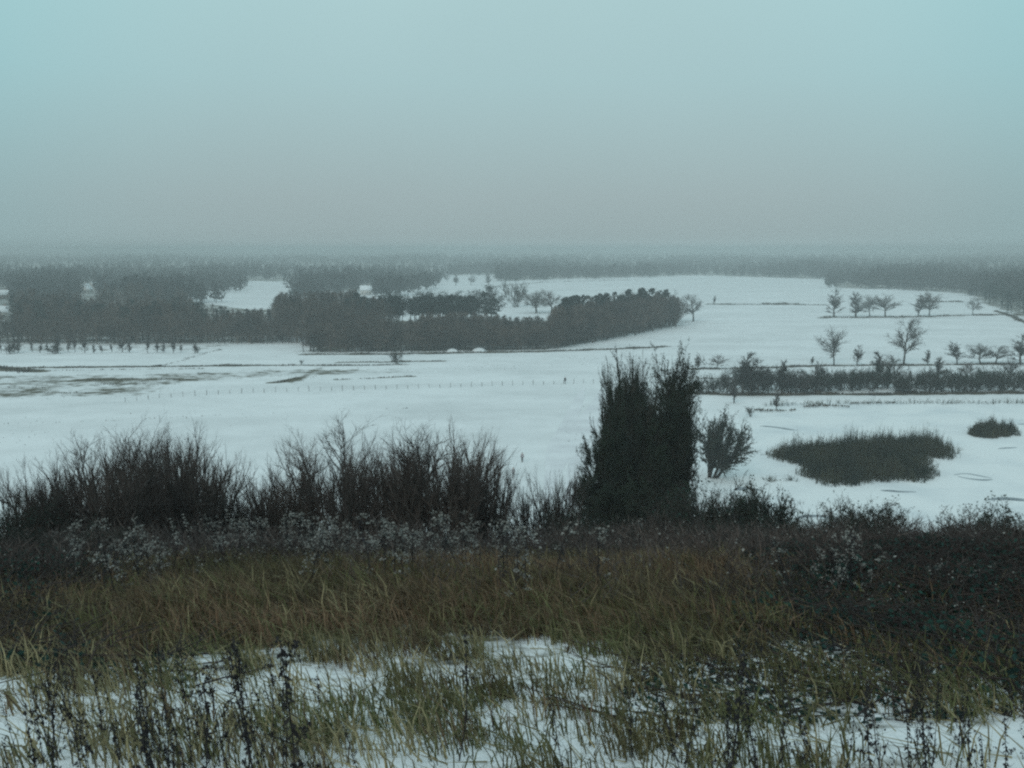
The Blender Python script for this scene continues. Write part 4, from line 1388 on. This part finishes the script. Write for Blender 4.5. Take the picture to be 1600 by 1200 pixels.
# ------------------------------------------------------------------ bramble thicket with snow and pale heads
def thicket(name, n, xy, hgt, label, seed, leaf=.03, snow=.012, sub=1.0, lm='bramble', cap=.026):
    nr = np.random.default_rng(seed)
    X, Y = xy(nr, n)
    H_ = np.clip(hgt(X, Y, nr), .02, Y * np.where(Y > 11, np.minimum(cap, .015 + .008 * sstep(.12, .3, X / Y)), cap) * (.62 + .75 * np.clip(wob(X, Y, 1.3, 3), -.4, 1) + .3 * nr.random(len(X))))
    Z = height(X, Y)
    mb = MB()
    # arching canes
    nc = len(X) // 5
    ci = nr.integers(0, len(X), nc)
    p0 = np.stack([X[ci], Y[ci], Z[ci]], -1)
    a = nr.uniform(0, 6.283, nc); r = nr.uniform(.1, .35, nc)
    p1 = p0 + np.stack([np.cos(a) * r * .5, np.sin(a) * r * .5, H_[ci] * .85], -1)
    p2 = p1 + np.stack([np.cos(a) * r, np.sin(a) * r, H_[ci] * .12 * nr.normal(size=nc) + .02], -1)
    w_ = np.full((nc, 1), .006 * sub)
    tubes(mb, np.concatenate([p0, p1, w_, w_ * .8], 1), 3, 1)
    tubes(mb, np.concatenate([p1, p2, w_ * .8, w_ * .3], 1), 3, 1)
    P = np.stack([X, Y, Z + H_ * nr.random(len(X)) ** .7], -1)
    leaves(mb, P, leaf, nr, 0, flat=.3)
    k = nr.random(len(X)) < snow * np.clip(.25 + 1.6 * wob(X, Y, 1.3, 4), .03, 2.0)
    S_ = np.stack([X[k], Y[k], Z[k] + H_[k] * 1.0], -1)
    if len(S_):
        S_ = np.repeat(S_, 5, 0) + nr.normal(size=(len(S_) * 5, 3)) * np.array([2.6, 2.6, 1.2]) * leaf
        leaves(mb, S_, leaf * .42, nr, 2, flat=.6, aspect=.8)
    return tag(link(name, mb.mesh(name, [M[lm], M['cane'], M['fluff']])), label, 'brambles', kind='stuff')


def wedge(y0, y1, s0, s1):
    def f(nr, n):
        Y = np.sqrt(nr.uniform(y0 ** 2, y1 ** 2, n)); X = nr.uniform(Y * s0 - (2.2 if s0 < -.6 else 0), Y * s1 + (2.2 if s1 > .6 else 0)); return X, Y
    return f


thicket('bramble_thicket', 120000, wedge(7.0, 20, -.62, .25), lambda X, Y, r: sstep(7.2, 9.5, Y + 2.2 * wob(X, Y, 1.1, 7)) * (.16 + .42 * np.clip(.5 + wob(X, Y, 1.6, 2), 0, 1.2) + .30 * sstep(.1, .4, -X / Y) * r.random(len(X))), 'tangled bramble thicket dotted with pale tufts across the slope', 1, .019, .075, 1.0, 'bramble_light', .022)
thicket('dark_thicket', 165000, wedge(3.7, 22, .12, .64), lambda X, Y, r: sstep(4.6, 6.6, Y + 7 * (X / Y - .36) + .6 * wob(X, Y, .6, 5)) * (.14 + .55 * sstep(.12, .45, X / Y) + .3 * np.clip(wob(X, Y, 1.8, 5), -.5, 1)) * (.40 + .50 * sstep(6, 10, Y)), 'black green thicket on the right side of the slope', 2, .020, .010, 1.0, 'bramble', .036)
thicket('dark_thicket', 45000, wedge(4.4, 14, -.66, -.34), lambda X, Y, r: sstep(.40, .54, -X / Y + .05 * wob(X, Y, .7, 2) + .012 * (Y - 6)) * (.18 + .30 * r.random(len(X))), 'dark green thicket down the left edge of the slope', 4, .019, .004, 1.0, 'bramble', .05)
thicket('slope_thicket', 110000, wedge(21, 62, -.62, .62), lambda X, Y, r: Y * (.014 + .020 * np.clip(wob(X, Y, 3, 6), -.6, 1) * r.random(len(X)) + .006 * sstep(.1, .3, X / Y)), 'dark scrub covering the steep lower slope', 3, .045, 0, 2.0, 'bramble', .012)


# ------------------------------------------------------------------ grass on the brow
def grass_field():
    nr = np.random.default_rng(11)
    mb = MB()
    nt_ = 23500
    Y = np.sqrt(nr.uniform(2.0 ** 2, 10.5 ** 2, nt_)); X = (Y + 3.0) * nr.uniform(-.64, .64, nt_)
    dd = np.hypot(X, Y)
    patch = wob(X, Y, .75, 9) + .5 * wob(X, Y, .28, 4)
    small = wob(X, Y, .33, 9) + .7 * wob(X, Y, .11, 4)
    pr = .34 + .38 * small + .48 * patch - .15 * sstep(.1, .35, -X / Y) + 1.1 * sstep(4.6, 7.6, dd + 1.1 * wob(X, Y, .5, 2) + .8 * wob(X, Y, 1.4, 6))
    keep = nr.random(nt_) < pr
    keep &= nr.random(nt_) < 1 - .9 * sstep(.14, .34, X / Y) * sstep(4.2, 6.0, dd + .5 * wob(X, Y, .6, 5))
    X, Y, dd = X[keep], Y[keep], dd[keep]
    nb = 15
    n = len(X) * nb
    cx = np.repeat(X, nb) + nr.normal(size=n) * .055; cy = np.repeat(Y, nb) + nr.normal(size=n) * .055
    d2 = np.repeat(dd, nb)
    hh = nr.uniform(.06, .22, n) * (1 + .45 * sstep(5, 8, d2)) * np.repeat(nr.uniform(.6, 1.25, len(X)), nb)
    green = np.repeat((wob(X, Y, 1.3, 3) + .35 * nr.normal(size=len(X))) > .05, nb)
    ww = .0020 + .00045 * d2
    brown = (np.repeat(nr.random(len(X)), nb) < .15 + .65 * sstep(4.8, 6.5, d2)) & ~(green & (nr.random(n) < .35))
    for m_, g_ in ((0, ~green & ~brown), (1, green & ~brown), (2, brown)):
        blades(mb, cx[g_], cy[g_], hh[g_], ww[g_], nr, lean=(-.35, -.05), m=m_, curve=.42, segs=2)
    return tag(link('dry_grass', mb.mesh('dry_grass', [M['grass'], M['grass_green'], M['grass_brown']])), 'dry brown and green grass on the brow of the hill', 'grass', kind='stuff')


grass_field()


def straw_litter():
    nr = np.random.default_rng(12)
    n = 15000
    Y = np.sqrt(nr.uniform(2.2 ** 2, 9.0 ** 2, n)); X = (Y + 2.5) * nr.uniform(-.64, .64, n)
    mb = MB()
    kq = wob(X, Y, .55, 3) + .5 * nr.normal(size=n) > 0
    X, Y = X[kq], Y[kq]; n = len(X)
    Z = height(X, Y)
    a = nr.normal(2.4, 1.0, n); L = nr.uniform(.08, .3, n)
    p0 = np.stack([X, Y, Z + .005], -1)
    p1 = p0 + np.stack([np.cos(a) * L, np.sin(a) * L * .5, nr.uniform(0, .12, n)], -1)
    ribbons(mb, np.concatenate([p0, p1, np.full((n, 1), .0035), np.zeros((n, 1))], 1), nr)
    return tag(link('fallen_straw', mb.mesh('fallen_straw', [M['grass']])), 'flattened dry straw lying over the snow of the brow', 'grass', kind='stuff')


straw_litter()


def tall_weeds():
    nr = np.random.default_rng(31)
    n = 26000
    Y = np.sqrt(nr.uniform(6.3 ** 2, 21 ** 2, n)); X = (Y + 2.0) * nr.uniform(-.64, .64, n)
    dens = .25 + 1.1 * wob(X, Y, 1.2, 8) + .5 * wob(X, Y, .4, 2)
    k = nr.random(n) < dens * sstep(6, 9, Y + .8 * wob(X, Y, 1, 1))
    X, Y = X[k], Y[k]; n = len(X)
    H_ = nr.uniform(.22, .62, n) * (1 + .5 * wob(X, Y, .9, 5)) * (.6 + .03 * Y)
    mb = MB()
    blades(mb, X, Y, H_, .0022 + .00035 * Y, nr, lean=(-.12, 0), curve=.16, segs=2)
    q = nr.integers(0, n, n * 3)
    p0 = np.stack([X[q], Y[q], height(X[q], Y[q]) + H_[q] * nr.uniform(.45, .9, len(q))], -1)
    d = nr.normal(size=p0.shape) * np.array([.5, .5, .2]) + np.array([0, 0, .6])
    ribbons(mb, np.concatenate([p0, p0 + d * .16, (.0022 + .00025 * Y[q])[:, None], np.zeros((len(q), 1))], 1), nr, 0)
    f = nr.random(len(q)) < .10
    leaves(mb, (p0 + d * .15)[f], .013, nr, 1, aspect=.8)
    return tag(link('tall_weeds', mb.mesh('tall_weeds', [M['twig'], M['fluff']])), 'thin dead weed stems blending the grass into the brambles', 'weeds', kind='stuff')


tall_weeds()


# ------------------------------------------------------------------ weed stalks of the foreground
def weed_meshes(seed, H=1.0, leafy=1.0, lean=0.0, dark=True):
    rng = random.Random(seed); nr = np.random.default_rng(seed)
    lv = [dict(n=12, wander=.035, up=.01, kids=rng.randint(6, 11), a0=25, a1=60, lr=.20, rr=.55, start=.3, tip=.35),
          dict(n=3, wander=.12, up=.06, kids=3, a0=20, a1=60, lr=.4, rr=.6, start=.3),
          dict(n=1, wander=.1, up=0, kids=0, a0=0, a1=0, lr=0, rr=0, start=0)]
    S = []
    grow(rng, lv, (0, 0, -.05), (lean, 0, 1), H, .0075, 0, S)
    S = np.array(S); S[:, :6] *= H / S[:, 5].max()
    s_ = MB(); tubes(s_, S[S[:, 8] == 0], 5)
    b_ = MB(); tubes(b_, S[S[:, 8] > 0], 3)
    # drooping wilted leaves hugging the stem
    T = S[S[:, 8] == 0]
    nl = int(26 * leafy)
    i = nr.integers(2, len(T), nl)
    p = T[i, :3] + (T[i, 3:6] - T[i, :3]) * nr.random((nl, 1))
    a = nr.uniform(0, 6.283, nl)
    L = nr.uniform(.022, .06, nl)
    d = np.stack([np.cos(a) * L, np.sin(a) * L, -nr.uniform(.1, 1.0, nl) * L], -1)
    sd = np.stack([-np.sin(a), np.cos(a), np.zeros(nl)], -1) * .016
    V = np.stack([p, p + d * .5 - sd, p + d, p + d * .5 + sd], 1)
    V[:, 1:, 2] += nr.normal(size=(nl, 1)) * .004
    b_.add(V.reshape(-1, 3), np.arange(nl * 4).reshape(-1, 4))
    h_ = MB()
    E = S[S[:, 8] == 2]; E = np.concatenate([E, T[-1:]])
    P = np.repeat(E[:, 3:6], 5, 0) + nr.normal(size=(len(E) * 5, 3)) * (.009 if dark else .016)
    leaves(h_, P, .011 if dark else .014, nr, 0, aspect=.8)
    return s_.mesh('weed_stem', M['weed']), b_.mesh('weed_leaves', M['weed']), h_.mesh('weed_seed_heads', M['weed'] if dark else M['fluff'])


WEED = [weed_meshes(600 + i, 1.0, 1.0 + .6 * (i % 2), (-.25, -.12, .05, -.35, .3, -.18)[i]) for i in range(6)]
PALE = [weed_meshes(620 + i, 1.0, .8, (-.2, .1, -.3, .2)[i], dark=False) for i in range(4)]

side_words = [(0, 120, 'at the far left'), (120, 260, 'left of the snowy hollow'), (260, 460, 'in the left snow patch'), (460, 700, 'left of centre'),
              (700, 900, 'near the centre'), (900, 1060, 'right of centre'), (1060, 1240, 'in the middle right'), (1240, 1420, 'toward the right'), (1420, 1700, 'at the far right')]


def side_of(px):
    for a, b_, w_ in side_words:
        if a <= px < b_: return w_
    return 'at the frame edge'


STALKS = [(18, 1080, 1185), (48, 1095, 1300), (62, 1040, 1210), (95, 1100, 1290), (70, 1010, 1160), (112, 1060, 1230), (140, 1120, 1330), (150, 1040, 1190), (170, 1110, 1260),
          (186, 1130, 1320), (205, 1080, 1240), (226, 1060, 1340), (240, 1100, 1280), (262, 1095, 1250), (285, 1040, 1290), (300, 1120, 1300), (330, 1110, 1240),
          (372, 995, 1210), (384, 1010, 1300), (432, 985, 1330), (480, 1040, 1160), (560, 1130, 1240), (690, 990, 1190), (770, 1120, 1180), (870, 1085, 1230),
          (975, 1070, 1185), (1045, 1070, 1240), (1062, 1080, 1260), (1078, 1010, 1300), (1120, 1110, 1280), (1175, 1085, 1320), (1122, 1080, 1210), (1216, 1120, 1280),
          (1270, 1110, 1250), (1300, 1120, 1230), (1340, 1070, 1300), (1365, 1075, 1270), (1395, 1090, 1290), (1412, 1110, 1260), (1455, 1130, 1280), (1466, 1110, 1240),
          (1500, 1120, 1300), (1530, 1140, 1290), (1552, 1100, 1260), (1575, 1120, 1300), (1320, 990, 1110), (1480, 1085, 1200), (1590, 1060, 1190), (30, 1150, 1330), (260, 1150, 1330)]
cnt = {}
wr = random.Random(9)
for k in range(30):
    a_ = wr.uniform(0, 450) if k < 20 else wr.uniform(1150, 1600)
    STALKS.append((a_, wr.uniform(1000, 1110), wr.uniform(1190, 1330)))
for i, (px, tr, br) in enumerate(STALKS):
    x, y = ghit(px + (br - tr) * .12, br)
    z = float(height(x, y))
    # the stalk's top row gives its height at that distance
    r_ = ray(px, tr); zt = EYE + r_[2] * (y / r_[1])
    h = max(.18, zt - z)
    wd_ = side_of(px); cnt[wd_] = cnt.get(wd_, 0) + 1
    o = empty('dead_weed', (x, y, z - .01), wr.uniform(-.5, .5))
    f_ = 1.0 if i < 50 else .55
    o.scale = (min(h * 1.15, .95) * f_ * .72,) * 2 + (h,)
    o['px'] = px; o['side'] = wd_; o['hh'] = h; tag(o, None, 'weed', 'dark dead weed stalks on the brow')
    for n_, me in zip(('stem', 'leaves', 'seed_heads'), WEED[i % 6]): tag(link(n_, me, o), kind=None if n_ == 'stem' else 'stuff')
groups_ = {}
for o in [o for o in COL.objects if o.get('side')]:
    groups_.setdefault(o['side'], []).append(o)
for s_, L in groups_.items():
    L.sort(key=lambda o: o['px'])
    for k, o in enumerate(L):
        o['label'] = ('dark dead weed stalk %s, %s from the left' % (s_, ordinal(k + 1))) if len(L) > 1 else 'dark dead weed stalk alone %s' % s_
        o['label'] = ('tall ' if o['hh'] > .75 else 'short ' if o['hh'] < .4 else '') + o['label']
        for q in ('px', 'side', 'hh'): del o[q]

# pale seed heads over the brambles
seed_spots = [(wr.uniform(-.46, .10), wr.uniform(7.6, 13.0)) for _ in range(34)]
for k in range(170):
    u, y = wr.choice(seed_spots); y += wr.gauss(0, .5)
    if u > .02 and wr.random() < .6: continue
    if wr.random() < .05: u = wr.uniform(.30, .40); y = wr.uniform(7.2, 8)
    x = u * y + wr.gauss(0, .35)
    h = wr.uniform(.35, .70)
    o = empty('pale_seed_stalk', (x, y, float(height(x, y)) - .02), wr.uniform(0, 6.28))
    o.scale = (h * 1.3, h * 1.3, h)
    tag(o, 'withered stalk with pale fluffy seed heads on the bramble slope', 'weed', 'pale seed heads over the brambles')
    for n_, me in zip(('stem', 'leaves', 'seed_heads'), PALE[k % 4]): tag(link(n_, me, o), kind=None if n_ == 'stem' else 'stuff')

# one tall umbel stalk at the left
mb = MB(); hs = MB()
tubes(mb, [[0, 0, 0, -.02, 0, .5, .026, .022], [-.02, 0, .5, -.05, 0, 1.0, .022, .016], [-.05, 0, 1.0, -.07, 0, 1.45, .016, .010]], 6)
um = random.Random(2)
for hz, L0 in ((.92, .17), (1.12, .20), (1.22, .10), (1.45, .09)):
    for k in range(6):
        a = k * 1.05 + hz * 3; L = L0 * um.uniform(.4, 1.25)
        p1 = (-.05 + math.cos(a) * L, math.sin(a) * L, hz + L * .45)
        tubes(mb, [[-.05, 0, hz, *p1, .009, .006]], 3)
        for q in range(5):
            b_ = q * 1.26
            tubes(hs, [[*p1, p1[0] + math.cos(b_) * .035, p1[1] + math.sin(b_) * .035, p1[2] + .03, .008, .014]], 3)
x, h = top_h(52, 656, 16)
o = empty('umbel_stalk', (x, 12, float(height(x, 12)) - .02)); s = h / 1.5
o.scale = (s * .7, s * .7, s)
tag(o, 'tall dead umbel stalk rising above the shrubs at the far left', 'weed')
link('stem', mb.mesh('umbel_stem', M['weed']), o); tag(link('umbel', hs.mesh('umbel_heads', M['weed']), o), kind='stuff')

# ------------------------------------------------------------------ haze
hm = bpy.data.materials.new('haze_air'); hm.use_nodes = True
t = hm.node_tree; t.nodes.clear()
ou = t.nodes.new('ShaderNodeOutputMaterial'); pv = t.nodes.new('ShaderNodeVolumePrincipled')
pv.inputs['Color'].default_value = (.70, .74, .75, 1)
pv.inputs['Density'].default_value = 0.00060
pv.inputs['Anisotropy'].default_value = 0.0
t.links.new(pv.outputs[0], ou.inputs['Volume'])
mb = MB(); box(mb, -13500, 13500, -13500, 13500, -6.0, 46.0)
tag(link('haze', mb.mesh('haze', hm)), 'thin winter haze over the plain', 'haze', kind='stuff')
